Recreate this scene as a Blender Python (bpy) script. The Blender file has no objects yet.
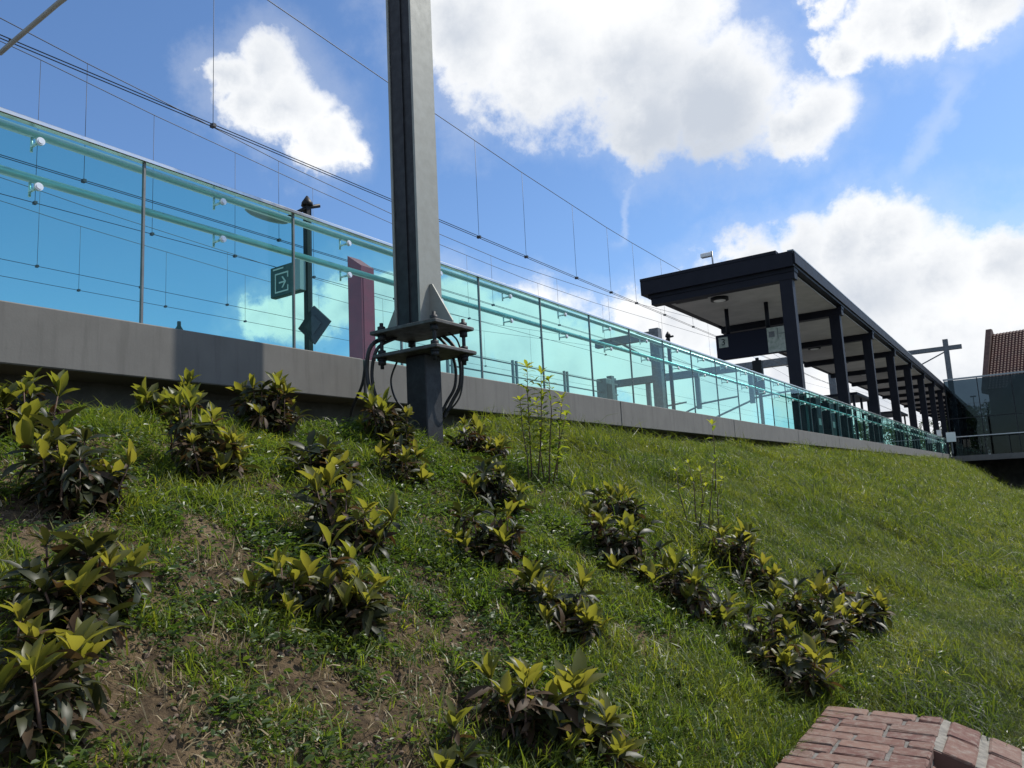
import bpy, math, random
import numpy as np
from mathutils import Vector, Matrix
R = math.radians
sc = bpy.context.scene
col = sc.collection
rng = random.Random(7)
nrg = np.random.default_rng(11)

# ------------------------------------------------------------------ camera
# World axes: +Y runs along the platform, +X from the platform towards the
# photographer, Z up; the origin is at eye height (1.6 m above the path).
FPX, PITCH, ROLL, YAW = 760.0, R(8.16), R(-2.88), R(33.66)
fw = Vector((-math.sin(YAW)*math.cos(PITCH), math.cos(YAW)*math.cos(PITCH), math.sin(PITCH)))
r0 = Vector((math.cos(YAW), math.sin(YAW), 0)); u0 = r0.cross(fw)
cr, sr = math.cos(ROLL), math.sin(ROLL)
cam_r = cr*r0 + sr*u0
cam_u = -sr*r0 + cr*u0
camd = bpy.data.cameras.new('camera'); cam = bpy.data.objects.new('camera', camd); col.objects.link(cam)
camd.sensor_width = 36; camd.lens = FPX/1024*36; camd.clip_start = 0.05; camd.clip_end = 5000
cam.matrix_world = Matrix(((cam_r.x, cam_u.x, -fw.x, 0), (cam_r.y, cam_u.y, -fw.y, 0), (cam_r.z, cam_u.z, -fw.z, 0), (0, 0, 0, 1)))
sc.camera = cam

def ray(x, y): return (x-512)/FPX*cam_r - (y-384)/FPX*cam_u + fw
def onX(x, y, X): d = ray(x, y); return d*(X/d.x)
def onY(x, y, Y): d = ray(x, y); return d*(Y/d.y)

# ------------------------------------------------------------------ light
SUN_EL, SUN_AZ = R(52), R(30.5)           # azimuth from +Y towards +X
SKY_STRENGTH = 0.108
sd = Vector((math.sin(SUN_AZ)*math.cos(SUN_EL), math.cos(SUN_AZ)*math.cos(SUN_EL), math.sin(SUN_EL)))
sl = bpy.data.lights.new('sun', 'SUN'); sl.energy = 5.0; sl.angle = R(0.6); sl.color = (1, .95, .86)
so = bpy.data.objects.new('sun', sl); col.objects.link(so); so.rotation_euler = sd.to_track_quat('Z', 'Y').to_euler()
so.location = (20, 40, 60)
sc.view_settings.view_transform = 'Standard'; sc.view_settings.look = 'None'
sc.view_settings.gamma = 1; sc.view_settings.exposure = 0.0
try: sc.view_settings.use_curve_mapping = False
except Exception: pass
sc.cycles.transparent_max_bounces = 20
sc.cycles.max_bounces = 5; sc.cycles.diffuse_bounces = 2; sc.cycles.glossy_bounces = 3; sc.cycles.transmission_bounces = 3

class NT:
    """small helper for node trees"""
    def __init__(s, tree): s.t = tree; s.n = tree.nodes; s.l = tree.links
    def new(s, kind, **kw):
        n = s.n.new(kind)
        for k, v in kw.items(): setattr(n, k, v)
        return n
    def put(s, sock, v):
        if v is None: return
        if isinstance(v, bpy.types.NodeSocket): s.l.new(v, sock)
        else: sock.default_value = v
    def math(s, op, a, b=None, c=None, clamp=False):
        n = s.new('ShaderNodeMath', operation=op); n.use_clamp = clamp
        s.put(n.inputs[0], a); s.put(n.inputs[1], b); s.put(n.inputs[2], c)
        return n.outputs[0]
    def vec(s, op, a, b=None, scale=None):
        n = s.new('ShaderNodeVectorMath', operation=op)
        s.put(n.inputs[0], a); s.put(n.inputs[1], b)
        if scale is not None: s.put(n.inputs['Scale'], scale)
        return n.outputs['Value'] if op in ('DISTANCE', 'DOT_PRODUCT', 'LENGTH') else n.outputs[0]
    def noise(s, v, scale, detail=4, rough=.5, dist=0):
        n = s.new('ShaderNodeTexNoise'); s.put(n.inputs['Vector'], v)
        n.inputs['Scale'].default_value = scale; n.inputs['Detail'].default_value = detail
        n.inputs['Roughness'].default_value = rough; n.inputs['Distortion'].default_value = dist
        return n
    def smooth(s, v, a, b):
        n = s.new('ShaderNodeMapRange', interpolation_type='SMOOTHSTEP')
        s.put(n.inputs[0], v); n.inputs[1].default_value = a; n.inputs[2].default_value = b
        return n.outputs[0]
    def mix(s, f, a, b, blend='MIX'):
        n = s.new('ShaderNodeMix', data_type='RGBA', blend_type=blend)
        s.put(n.inputs[0], f)
        for k, v in ((6, a), (7, b)):
            if isinstance(v, tuple) and len(v) == 3: v = (*v, 1)
            s.put(n.inputs[k], v)
        return n.outputs[2]

# sky with cumulus: clouds are laid out by compass direction on the sky
w = bpy.data.worlds.new('World'); sc.world = w; w.use_nodes = True
w.cycles.sampling_method = 'MANUAL'; w.cycles.sample_map_resolution = 512
T = NT(w.node_tree); T.n.clear()
out = T.new('ShaderNodeOutputWorld'); bg = T.new('ShaderNodeBackground'); T.l.new(bg.outputs[0], out.inputs[0])
bg.inputs[1].default_value = SKY_STRENGTH
sky = T.new('ShaderNodeTexSky', sky_type='NISHITA'); sky.sun_disc = False
sky.sun_elevation = SUN_EL; sky.sun_rotation = SUN_AZ; sky.air_density = 1.0; sky.dust_density = 0.6; sky.ozone_density = 1.3
tc = T.new('ShaderNodeTexCoord'); D = T.vec('NORMALIZE', tc.outputs['Generated'])
n1 = T.noise(D, 4.5, 3, .55); n2 = T.noise(D, 17, 6, .62)
Wd = T.vec('ADD', D, T.vec('SCALE', T.vec('SUBTRACT', n1.outputs['Color'], (.5, .5, .5)), scale=.085))
Wd = T.vec('ADD', Wd, T.vec('SCALE', T.vec('SUBTRACT', n2.outputs['Color'], (.5, .5, .5)), scale=.07))
PUFFS = [(470,20,75),(545,50,92),(640,60,95),(728,98,70),(655,122,52),(803,118,45),(680,0,72),(600,-60,110),(480,-60,90),
         (838,56,26),(880,22,46),(925,16,36),(985,0,40),(905,-40,60),(820,10,22),
         (274,66,42),(292,108,44),(318,142,36),(258,100,36),(240,72,32),(335,150,22),
         (745,268,40),(800,264,46),(850,248,42),(892,242,46),(940,276,55),(998,262,44),(1050,290,75),(880,300,85),(965,330,85),(1020,330,60),
         (720,300,48),(680,318,52),(645,325,40),(790,340,80),(880,395,90),(990,400,70),(1090,380,90),
         (262,322,26),(300,318,30),(345,305,34),(378,300,30),(430,312,32),(470,320,42),(520,340,56),(575,360,60),(640,370,60),(700,390,60),(400,360,50),(450,385,60)]
acc = None
for (px, py, rr) in PUFFS:
    d = ray(px, py); L = d.length; c = d.normalized(); rad = rr/FPX/L*1.02
    v = T.math('MULTIPLY_ADD', T.vec('DISTANCE', Wd, tuple(c)), -1/rad, 1.0)
    acc = v if acc is None else T.math('SMOOTH_MAX', acc, v, .12)
# the same kind of broken cumulus all round the rest of the sky
far = T.smooth(T.vec('DOT_PRODUCT', D, tuple(fw)), .76, .62)
nf = T.noise(D, 2.6, 7, .58)
gen = T.math('MULTIPLY', T.math('SUBTRACT', nf.outputs[0], .55), 4.0)
gen = T.math('ADD', gen, T.math('MULTIPLY', T.math('SUBTRACT', far, 1.0), 3.0))
dens = T.math('MAXIMUM', acc, gen)
fine = T.math('SUBTRACT', n2.outputs[0], .5)
n3 = T.noise(D, 42, 5, .65)
dens = T.math('ADD', dens, T.math('MULTIPLY', fine, .80))
dens = T.math('ADD', dens, T.math('MULTIPLY', T.math('SUBTRACT', n3.outputs[0], .5), .48))
mask = T.smooth(dens, -.16, .42)
# thin veil round the cumulus and two faint vapour streaks
veil = T.math('MULTIPLY', T.smooth(T.math('ADD', dens, T.math('MULTIPLY', T.math('SUBTRACT', n1.outputs[0], .5), 1.6)), -.75, .25), .20)
def streak(p, q, width, amt):
    a, b = ray(*p).normalized(), ray(*q).normalized()
    n = a.cross(b).normalized(); m = (a+b).normalized()
    dd = T.math('ABSOLUTE', T.vec('DOT_PRODUCT', Wd, tuple(n)))
    s1 = T.smooth(dd, width, 0.0)
    s2 = T.smooth(T.vec('DISTANCE', D, tuple(m)), (a-b).length*.62, (a-b).length*.30)
    return T.math('MULTIPLY', T.math('MULTIPLY', s1, s2), amt)
mask = T.math('MAXIMUM', mask, veil)
mask = T.math('MAXIMUM', mask, streak((612, 245), (642, 175), .013, .20))
mask = T.math('MAXIMUM', mask, streak((905, 185), (960, 60), .022, .20))
body = T.noise(T.vec('ADD', D, (.31, .12, .07)), 3.2, 2.5, .45)
thick = T.smooth(T.math('ADD', T.math('MULTIPLY', dens, .55), T.math('MULTIPLY', T.math('SUBTRACT', body.outputs[0], .5), 2.3)), .0, .85)
cc = T.mix(thick, (9.6, 9.7, 9.8), (5.6, 6.1, 6.9))
skyc = T.mix(1.0, sky.outputs[0], (.95, 1.20, 1.48), 'MULTIPLY')
T.put(bg.inputs[0], T.mix(mask, skyc, cc))

# ------------------------------------------------------------------ materials
MATS = {}
def pmat(name, color, rough=.6, metal=0, spec=.5, var=None, vscale=8, bump=0, bscale=40, detail=5, coords='Object', trans=0):
    m = bpy.data.materials.new(name); m.use_nodes = True; t = NT(m.node_tree)
    b = t.n['Principled BSDF']
    b.inputs['Roughness'].default_value = rough; b.inputs['Metallic'].default_value = metal
    b.inputs['Specular IOR Level'].default_value = spec
    tcn = t.new('ShaderNodeTexCoord')
    if var is not None:
        n = t.noise(tcn.outputs[coords], vscale, detail, .6)
        t.put(b.inputs['Base Color'], t.mix(t.smooth(n.outputs[0], .3, .7), color, var))
        rn = t.math('MULTIPLY_ADD', n.outputs[0], .3, rough-.15, clamp=True); t.put(b.inputs['Roughness'], rn)
    else: b.inputs['Base Color'].default_value = (*color, 1)
    if bump:
        n = t.noise(tcn.outputs[coords], bscale, 6, .6); bp = t.new('ShaderNodeBump'); bp.inputs['Strength'].default_value = bump
        bp.inputs['Distance'].default_value = .01
        t.put(bp.inputs['Height'], n.outputs[0]); t.put(b.inputs['Normal'], bp.outputs[0])
    MATS[name] = m; return m

def concrete_mat():
    m = bpy.data.materials.new('precast_concrete'); m.use_nodes = True; t = NT(m.node_tree); b = t.n['Principled BSDF']
    g = t.new('ShaderNodeNewGeometry').outputs['Position']
    n = t.noise(g, 3.0, 6, .6); f = t.noise(g, 60, 3, .6)
    st = t.new('ShaderNodeMapping'); st.inputs['Scale'].default_value = (1, 9, .7); t.put(st.inputs[0], g)
    s = t.noise(st.outputs[0], 1.5, 4, .6)
    c = t.mix(t.smooth(n.outputs[0], .3, .7), (.125, .119, .107), (.15, .143, .129))
    c = t.mix(t.math('MULTIPLY', t.smooth(s.outputs[0], .48, .70), .6), c, (.095, .09, .08))
    c = t.mix(t.math('MULTIPLY', f.outputs[0], .12), c, (.24, .235, .22))
    t.put(b.inputs['Base Color'], c); b.inputs['Roughness'].default_value = .82
    bp = t.new('ShaderNodeBump'); bp.inputs['Strength'].default_value = .15; bp.inputs['Distance'].default_value = .004
    t.put(bp.inputs['Height'], f.outputs[0]); t.put(b.inputs['Normal'], bp.outputs[0])
    MATS['concrete'] = m
concrete_mat()
pmat('dark_concrete', (.10, .095, .085), .9, var=(.05, .048, .042), vscale=2, bump=.3)
pmat('galvanised', (.27, .275, .245), .6, .2, var=(.235, .24, .215), vscale=9, bump=.08, bscale=120)
pmat('dark_steel', (.030, .032, .035), .55, .1, .3, var=(.018, .019, .021), vscale=14, bump=.1, bscale=60)
pmat('plate_steel', (.12, .12, .115), .6, .4, var=(.065, .062, .058), vscale=12, bump=.15, bscale=50)
pmat('stainless', (.76, .76, .74), .32, .5)
pmat('stainless_cap', (.70, .69, .68), .3, 1.0, var=(.55, .55, .53), vscale=12)
pmat('canopy_steel', (.007, .008, .014), .55, .0, .18, var=(.012, .013, .02), vscale=2.5, bump=.05, bscale=8)
pmat('soffit', (.46, .44, .42), .75, var=(.38, .365, .35), vscale=1.2)
pmat('wire', (.03, .035, .045), .5, .3)
pmat('rubber', (.012, .012, .013), .55, 0, var=(.02, .02, .02))
pmat('black_paint', (.008, .009, .010), .5, 0, .25)
pmat('maroon', (.30, .016, .035), .45, var=(.22, .012, .028), vscale=5)
pmat('sign_green', (.012, .05, .045), .4)
pmat('sign_white', (.62, .66, .62), .5)
pmat('sign_navy', (.004, .005, .016), .5, 0, .2)
pmat('sign_grey', (.42, .44, .40), .6, var=(.25, .3, .25), vscale=9)
pmat('lamp_grey', (.30, .32, .32), .4, .3)
pmat('lamp_glass', (.75, .75, .72), .3)
pmat('pole_grey', (.16, .17, .175), .55, .2, var=(.11, .115, .12), vscale=6)
pmat('asphalt', (.055, .055, .055), .9, var=(.075, .073, .07), vscale=.6, bump=.3, bscale=90)
pmat('ballast', (.12, .11, .10), .95, var=(.2, .18, .16), vscale=20, bump=.6, bscale=30)
pmat('paver', (.42, .40, .37), .85, var=(.36, .34, .31), vscale=3)
pmat('house_brick', (.085, .04, .03), .85, var=(.05, .026, .02), vscale=3)
pmat('white_paint', (.78, .78, .76), .5)
pmat('reflection_dark', (.012, .012, .013), .9, 0, .2, var=(.02, .02, .02), vscale=1)
pmat('bark', (.07, .05, .035), .9, var=(.04, .03, .022), vscale=10, bump=.4)
pmat('mortar_light', (.24, .22, .185), .95, var=(.15, .14, .12), vscale=30, bump=.4, bscale=120)
pmat('mortar', (.17, .16, .145), .95, var=(.10, .095, .085), vscale=25, bump=.4, bscale=120)
pmat('stem_brown', (.10, .055, .035), .75, var=(.06, .035, .025), vscale=30)
pmat('stem_green', (.07, .09, .03), .6)
pmat('clod', (.15, .104, .072), .95, var=(.08, .056, .04), vscale=20, bump=.4)

def brick_mat():
    m = bpy.data.materials.new('clinker_brick'); m.use_nodes = True; t = NT(m.node_tree); b = t.n['Principled BSDF']
    oi = t.new('ShaderNodeObjectInfo'); g = t.new('ShaderNodeNewGeometry').outputs['Position']
    ramp = t.new('ShaderNodeValToRGB'); t.put(ramp.inputs[0], oi.outputs['Random'])
    e = ramp.color_ramp.elements; e[0].color = (.11, .046, .034, 1); e[1].color = (.19, .115, .083, 1)
    for p, c in ((.3, (.14, .068, .048, 1)), (.6, (.135, .082, .062, 1)), (.8, (.17, .09, .065, 1))):
        q = e.new(p); q.color = c
    n = t.noise(g, 28, 7, .65); f = t.noise(g, 160, 4, .6)
    c = t.mix(t.smooth(n.outputs[0], .42, .75), ramp.outputs[0], (.20, .155, .125))
    c = t.mix(t.smooth(n.outputs[0], .45, .22), c, (.08, .036, .03))
    c = t.mix(t.math('MULTIPLY', t.smooth(f.outputs[0], .55, .75), .5), c, (.06, .03, .024))
    t.put(b.inputs['Base Color'], c); b.inputs['Roughness'].default_value = .88
    bp = t.new('ShaderNodeBump'); bp.inputs['Strength'].default_value = .5; bp.inputs['Distance'].default_value = .006
    t.put(bp.inputs['Height'], t.math('ADD', n.outputs[0], t.math('MULTIPLY', f.outputs[0], .5))); t.put(b.inputs['Normal'], bp.outputs[0])
    MATS['brick'] = m
brick_mat()

def glass_mat(name, tint, refl_rough=.0, dirt=.012):
    m = bpy.data.materials.new(name); m.use_nodes = True; t = NT(m.node_tree); t.n.clear()
    o = t.new('ShaderNodeOutputMaterial'); tr = t.new('ShaderNodeBsdfTransparent'); tr.inputs[0].default_value = (*tint, 1)
    gl = t.new('ShaderNodeBsdfGlossy'); gl.inputs['Roughness'].default_value = refl_rough; gl.inputs[0].default_value = (.9, .97, .97, 1)
    fr = t.new('ShaderNodeFresnel'); fr.inputs[0].default_value = 1.5
    df = t.new('ShaderNodeBsdfDiffuse'); df.inputs[0].default_value = (.45, .62, .60, 1)
    m1 = t.new('ShaderNodeMixShader'); m2 = t.new('ShaderNodeMixShader')
    g = t.new('ShaderNodeNewGeometry')
    n = t.noise(g.outputs['Position'], 3, 6, .6)
    t.put(m1.inputs[0], t.math('MULTIPLY', t.smooth(n.outputs[0], .35, .8), dirt)); t.l.new(tr.outputs[0], m1.inputs[1]); t.l.new(df.outputs[0], m1.inputs[2])
    t.put(m2.inputs[0], t.math('MULTIPLY', t.math('MULTIPLY', fr.outputs[0], .55), t.math('SUBTRACT', 1.0, g.outputs['Backfacing'])))
    t.l.new(m1.outputs[0], m2.inputs[1]); t.l.new(gl.outputs[0], m2.inputs[2])
    t.l.new(m2.outputs[0], o.inputs[0]); MATS[name] = m
glass_mat('teal_glass', (.67, .915, .885))
glass_mat('dark_glass', (.22, .27, .31), dirt=.02)

def leaf_mat(name, c1, c2, t1, t2, rough=.38, tr=.45, spec=.5):
    """thin leaf: glossy upper skin over a body that lets light through"""
    m = bpy.data.materials.new(name); m.use_nodes = True; t = NT(m.node_tree); b = t.n['Principled BSDF']; o = t.n['Material Output']
    oi = t.new('ShaderNodeObjectInfo'); g = t.new('ShaderNodeNewGeometry')
    n = t.noise(g.outputs['Position'], 9, 3, .6); nl = t.noise(g.outputs['Position'], 1.3, 3, .6)
    lo = t.smooth(nl.outputs[0], .36, .64)
    f = t.math('ADD', t.math('MULTIPLY', oi.outputs['Random'], .45), t.math('MULTIPLY', n.outputs[0], .3))
    f = t.math('ADD', f, t.math('MULTIPLY', t.math('SUBTRACT', lo, .35), .45), clamp=True)
    t.put(b.inputs['Base Color'], t.mix(f, c1, c2)); b.inputs['Roughness'].default_value = rough; b.inputs['Specular IOR Level'].default_value = spec
    tl = t.new('ShaderNodeBsdfTranslucent'); t.put(tl.inputs[0], t.mix(f, t1, t2))
    ms = t.new('ShaderNodeMixShader'); ms.inputs[0].default_value = tr
    t.l.new(b.outputs[0], ms.inputs[1]); t.l.new(tl.outputs[0], ms.inputs[2]); t.l.new(ms.outputs[0], o.inputs[0])
    MATS[name] = m
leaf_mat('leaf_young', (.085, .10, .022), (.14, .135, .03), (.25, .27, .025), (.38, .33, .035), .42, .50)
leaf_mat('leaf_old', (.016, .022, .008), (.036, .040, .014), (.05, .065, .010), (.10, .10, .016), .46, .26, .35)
leaf_mat('leaf_brown', (.045, .026, .014), (.085, .055, .028), (.09, .045, .015), (.16, .10, .03), .6, .3, .3)
leaf_mat('grass_blade', (.06, .098, .015), (.12, .145, .022), (.17, .28, .02), (.34, .37, .032), .42, .45)
leaf_mat('meadow_blade', (.034, .056, .012), (.105, .115, .022), (.10, .175, .014), (.31, .33, .028), .48, .45)
leaf_mat('yellow_blade', (.13, .155, .018), (.20, .195, .026), (.36, .44, .022), (.52, .50, .034), .48, .46)
leaf_mat('clover', (.035, .065, .014), (.075, .105, .022), (.11, .21, .018), (.22, .30, .03), .40, .38, .45)
leaf_mat('straw', (.26, .20, .11), (.36, .29, .17), (.2, .15, .06), (.3, .22, .09), .7, .25)
leaf_mat('petal', (.75, .62, .03), (.8, .7, .05), (.6, .5, .02), (.7, .6, .03), .6, .4)
leaf_mat('tree_leaf', (.030, .048, .016), (.05, .07, .02), (.06, .11, .015), (.10, .14, .02), .5, .35)

def soil_mat():
    m = bpy.data.materials.new('soil'); m.use_nodes = True; t = NT(m.node_tree); b = t.n['Principled BSDF']
    g = t.new('ShaderNodeNewGeometry').outputs['Position']
    a = t.noise(g, 2.2, 6, .6); f = t.noise(g, 22, 8, .65); h = t.noise(g, 90, 5, .6)
    c = t.mix(t.smooth(f.outputs[0], .35, .65), (.050, .035, .021), (.12, .084, .048))
    c = t.mix(t.smooth(a.outputs[0], .48, .68), c, (.18, .13, .078))
    c = t.mix(t.math('MULTIPLY', t.smooth(h.outputs[0], .58, .72), .6), c, (.03, .021, .016))
    # mown-over root mat of the meadow beyond the planted strip
    sx = t.new('ShaderNodeSeparateXYZ'); t.put(sx.inputs[0], g)
    md = t.smooth(t.math('ADD', sx.outputs[1], t.math('MULTIPLY', a.outputs[0], 2.5)), 5.4, 7.6)
    gc = t.mix(t.smooth(f.outputs[0], .35, .65), (.022, .030, .010), (.05, .056, .02))
    t.put(b.inputs['Base Color'], t.mix(md, c, gc)); b.inputs['Roughness'].default_value = .95; b.inputs['Specular IOR Level'].default_value = .15
    bp = t.new('ShaderNodeBump'); bp.inputs['Strength'].default_value = .9; bp.inputs['Distance'].default_value = .03
    t.put(bp.inputs['Height'], t.math('ADD', f.outputs[0], t.math('MULTIPLY', h.outputs[0], .4))); t.put(b.inputs['Normal'], bp.outputs[0])
    MATS['soil'] = m
soil_mat()
def tile_mat():
    m = bpy.data.materials.new('roof_tiles'); m.use_nodes = True; t = NT(m.node_tree); b = t.n['Principled BSDF']
    oi = t.new('ShaderNodeObjectInfo'); g = t.new('ShaderNodeTexCoord').outputs['Object']
    n = t.noise(g, 1.2, 4, .6)
    t.put(b.inputs['Base Color'], t.mix(t.smooth(n.outputs[0], .3, .7), (.075, .014, .006), (.042, .009, .005))); b.inputs['Roughness'].default_value = .75
    MATS['tiles'] = m
tile_mat()

# ------------------------------------------------------------------ mesh helpers
class MB:
    def __init__(s): s.v = []; s.f = []; s.m = []; s.sm = []
    def add(s, vs, fs, mi=0, smooth=False):
        o = len(s.v); s.v += [tuple(v) for v in vs]
        for f in fs: s.f.append(tuple(i+o for i in f)); s.m.append(mi); s.sm.append(smooth)
    def box(s, x0, x1, y0, y1, z0, z1, mi=0, bev=0):
        if bev:
            return s.bevbox(x0, x1, y0, y1, z0, z1, bev, mi)
        s.add([(x0,y0,z0),(x1,y0,z0),(x1,y1,z0),(x0,y1,z0),(x0,y0,z1),(x1,y0,z1),(x1,y1,z1),(x0,y1,z1)],
              [(0,3,2,1),(4,5,6,7),(0,1,5,4),(1,2,6,5),(2,3,7,6),(3,0,4,7)], mi)
    def bevbox(s, x0, x1, y0, y1, z0, z1, b, mi=0):
        # chamfered top and bottom rims and corners (octagon section)
        def ring(z, i):
            return [(x0+i+b,y0+i,z),(x1-i-b,y0+i,z),(x1-i,y0+i+b,z),(x1-i,y1-i-b,z),(x1-i-b,y1-i,z),(x0+i+b,y1-i,z),(x0+i,y1-i-b,z),(x0+i,y0+i+b,z)]
        vs = ring(z0, b)+ring(z0+b, 0)+ring(z1-b, 0)+ring(z1, b)
        fs = [tuple(range(7,-1,-1)), tuple(range(24,32))]
        for k in range(3):
            for i in range(8):
                j = (i+1) % 8; fs.append((k*8+i, k*8+j, k*8+8+j, k*8+8+i))
        s.add(vs, fs, mi)
    def tube(s, pts, rad, n=8, mi=0, cap=True):
        pts = [Vector(p) for p in pts]; vs = []; fs = []
        rads = rad if isinstance(rad, (list, tuple)) else [rad]*len(pts)
        up = None
        for i, p in enumerate(pts):
            a = pts[max(i-1, 0)]; b = pts[min(i+1, len(pts)-1)]; t = (b-a).normalized()
            if up is None: up = t.orthogonal().normalized()
            else: up = (up - t*up.dot(t)).normalized()
            q = t.cross(up)
            for k in range(n):
                an = 2*math.pi*k/n; vs.append(p + rads[i]*(math.cos(an)*up+math.sin(an)*q))
        for i in range(len(pts)-1):
            for k in range(n):
                j = (k+1) % n; fs.append((i*n+k, i*n+j, (i+1)*n+j, (i+1)*n+k))
        s.add(vs, fs, mi, True)
        if cap:
            o = len(s.v)-len(vs)
            s.f.append(tuple(o+k for k in range(n-1, -1, -1))); s.m.append(mi); s.sm.append(False)
            e = o+(len(pts)-1)*n
            s.f.append(tuple(e+k for k in range(n))); s.m.append(mi); s.sm.append(False)
    def prism(s, poly, axis, a, b, mi=0):
        """extrude a 2-D polygon along an axis ('x','y','z') from a to b"""
        def P(u, v, w):
            return {'x': (w, u, v), 'y': (u, w, v), 'z': (u, v, w)}[axis]
        n = len(poly); vs = [P(u, v, a) for u, v in poly]+[P(u, v, b) for u, v in poly]
        ar = sum(poly[i][0]*poly[(i+1) % n][1]-poly[(i+1) % n][0]*poly[i][1] for i in range(n))
        flip = (ar > 0) ^ (axis == 'y') ^ (b < a)
        fs = [tuple(range(n)), tuple(range(2*n-1, n-1, -1))]
        for i in range(n):
            j = (i+1) % n; fs.append((j, i, n+i, n+j))
        if not flip: fs = [tuple(reversed(f)) for f in fs]
        s.add(vs, fs, mi)
    def mesh(s, name, mats):
        me = bpy.data.meshes.new(name); me.from_pydata([tuple(v) for v in s.v], [], s.f)
        for m in (mats if isinstance(mats, (list, tuple)) else [mats]): me.materials.append(MATS[m] if isinstance(m, str) else m)
        me.polygons.foreach_set('material_index', s.m); me.polygons.foreach_set('use_smooth', s.sm); me.update()
        return me
    def build(s, name, mats, parent=None, loc=None):
        return link(name, s.mesh(name, mats), parent, loc)
def link(name, data, parent=None, loc=None):
    o = bpy.data.objects.new(name, data); col.objects.link(o)
    if parent is not None: o.parent = parent
    if loc is not None: o.location = loc
    return o
def empty(name, loc=(0, 0, 0), rz=0):
    o = bpy.data.objects.new(name, None); col.objects.link(o); o.location = loc; o.rotation_euler = (0, 0, rz); o.empty_display_size = .2
    return o
def tag(o, label=None, cat=None, group=None, kind=None):
    if label: o['label'] = label
    if cat: o['category'] = cat
    if group: o['group'] = group
    if kind: o['kind'] = kind
    return o
def part(name, mat, parent, fn, *a, **k):
    m = MB(); fn(m, *a, **k); return m.build(name, mat, parent)
def boxpart(name, mat, parent, *dims, bev=0):
    m = MB(); m.box(*dims, bev=bev); return m.build(name, mat, parent)
def tubepart(name, mat, parent, pts, rad, n=8):
    m = MB(); m.tube(pts, rad, n); return m.build(name, mat, parent)

# ------------------------------------------------------------------ terrain
def sstep(a, b, x):
    t = np.clip((np.asarray(x, float)-a)/(b-a), 0, 1); return t*t*(3-2*t)
_perm = np.random.default_rng(5).random((256, 256))
def vnoise(x, y):
    x = np.asarray(x, float); y = np.asarray(y, float)
    xi = np.floor(x).astype(int); yi = np.floor(y).astype(int); fx = x-xi; fy = y-yi
    fx = fx*fx*(3-2*fx); fy = fy*fy*(3-2*fy)
    g = lambda a, b: _perm[a & 255, b & 255]
    return (g(xi, yi)*(1-fx)+g(xi+1, yi)*fx)*(1-fy)+(g(xi, yi+1)*(1-fx)+g(xi+1, yi+1)*fx)*fy
def fbm(x, y, o=4):
    s = 0; a = .5; n = 0
    for k in range(o):
        s = s+a*vnoise(x*2**k+17.3*k, y*2**k+9.1*k); n += a; a *= .5
    return s/n-.5
PX = [-7, -5.6, -5, -4.5, -4, -3, -2, -1.05, 0, 1, 3, 6]
PZ = [.90, .86, .78, .60, .40, -.08, -.62, -1.19, -1.36, -1.43, -1.52, -1.62]
WALL_X0, WALL_X1, WALL_Y1, WALL_Z = -1.04, -.49, 4.45, -1.205
def hgt(X, Y):
    X = np.asarray(X, float); Y = np.asarray(Y, float)
    z = np.interp(X, PX, PZ)
    amp = .35+.65*sstep(-.9, -1.6, X)
    z = z + .09*sstep(5.5, 8, Y)*fbm(X*1.7+7, Y*1.2, 3) + amp*(.16*fbm(X*.9, Y*.9, 3)+.085*fbm(X*5, Y*5, 3)*(1-.5*sstep(6, 9, Y))+.035*fbm(X*15, Y*15, 3)*sstep(9, 6, Y))
    z = z - .13*sstep(-4.25, -4.95, X)*sstep(6.8, 3.6, Y) - .17*sstep(-4.5, -5.0, X)-.09*sstep(-1.4, -1.1, X)*sstep(-.4, -.9, X)*sstep(4.9, 4.3, Y)
    z = z - (z+1.9)*sstep(58, 68, Y)*sstep(-9, -4, X+0*Y) - .75*sstep(42, 60, Y)*sstep(-3.6, -.6, X)
    return z
def hgt_cut(X, Y):
    z = hgt(X, Y)
    cut = ((X > -.93) & (Y < 4.0)) | ((X > -.93) & (X < -.55) & (Y < 4.3))
    return np.where(cut, -1.9, z)
def ground(px, py):
    """where the sight line through a point of the photograph meets the slope"""
    d = ray(px, py); t = .8
    while t < 90:
        p = d*t
        if p.z < float(hgt(p.x, p.y)): break
        t *= 1.004
    return Vector((p.x, p.y, float(hgt(p.x, p.y))))

def build_bank():
    xs = np.concatenate([np.arange(-5.7, -.2, .03), np.arange(-.2, 6.01, .25)])
    ys = np.concatenate([np.arange(-1, 9, .035), np.arange(9, 25, .2), np.arange(25, 70.1, .6)])
    Xg, Yg = np.meshgrid(xs, ys); Z = hgt_cut(Xg, Yg)
    nx, ny = len(xs), len(ys)
    v = np.stack([Xg, Yg, Z], -1).reshape(-1, 3)
    i = np.arange(nx*ny).reshape(ny, nx)
    f = np.stack([i[:-1, :-1], i[:-1, 1:], i[1:, 1:], i[1:, :-1]], -1).reshape(-1, 4)
    me = bpy.data.meshes.new('embankment'); me.from_pydata(v.tolist(), [], f.tolist()); me.materials.append(MATS['soil'])
    me.polygons.foreach_set('use_smooth', [True]*len(me.polygons)); me.update()
    tag(link('embankment', me), kind='structure')
build_bank()
m = MB(); m.add([(-900, -900, -1.78), (900, -900, -1.78), (900, 1500, -1.78), (-900, 1500, -1.78)], [(0, 1, 2, 3)])
tag(m.build('ground', 'asphalt'), kind='structure')
m = MB(); m.box(-.5, 8, -8, 4.0, -1.75, -1.6)
tag(m.build('path', 'paver'), kind='structure')
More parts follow.
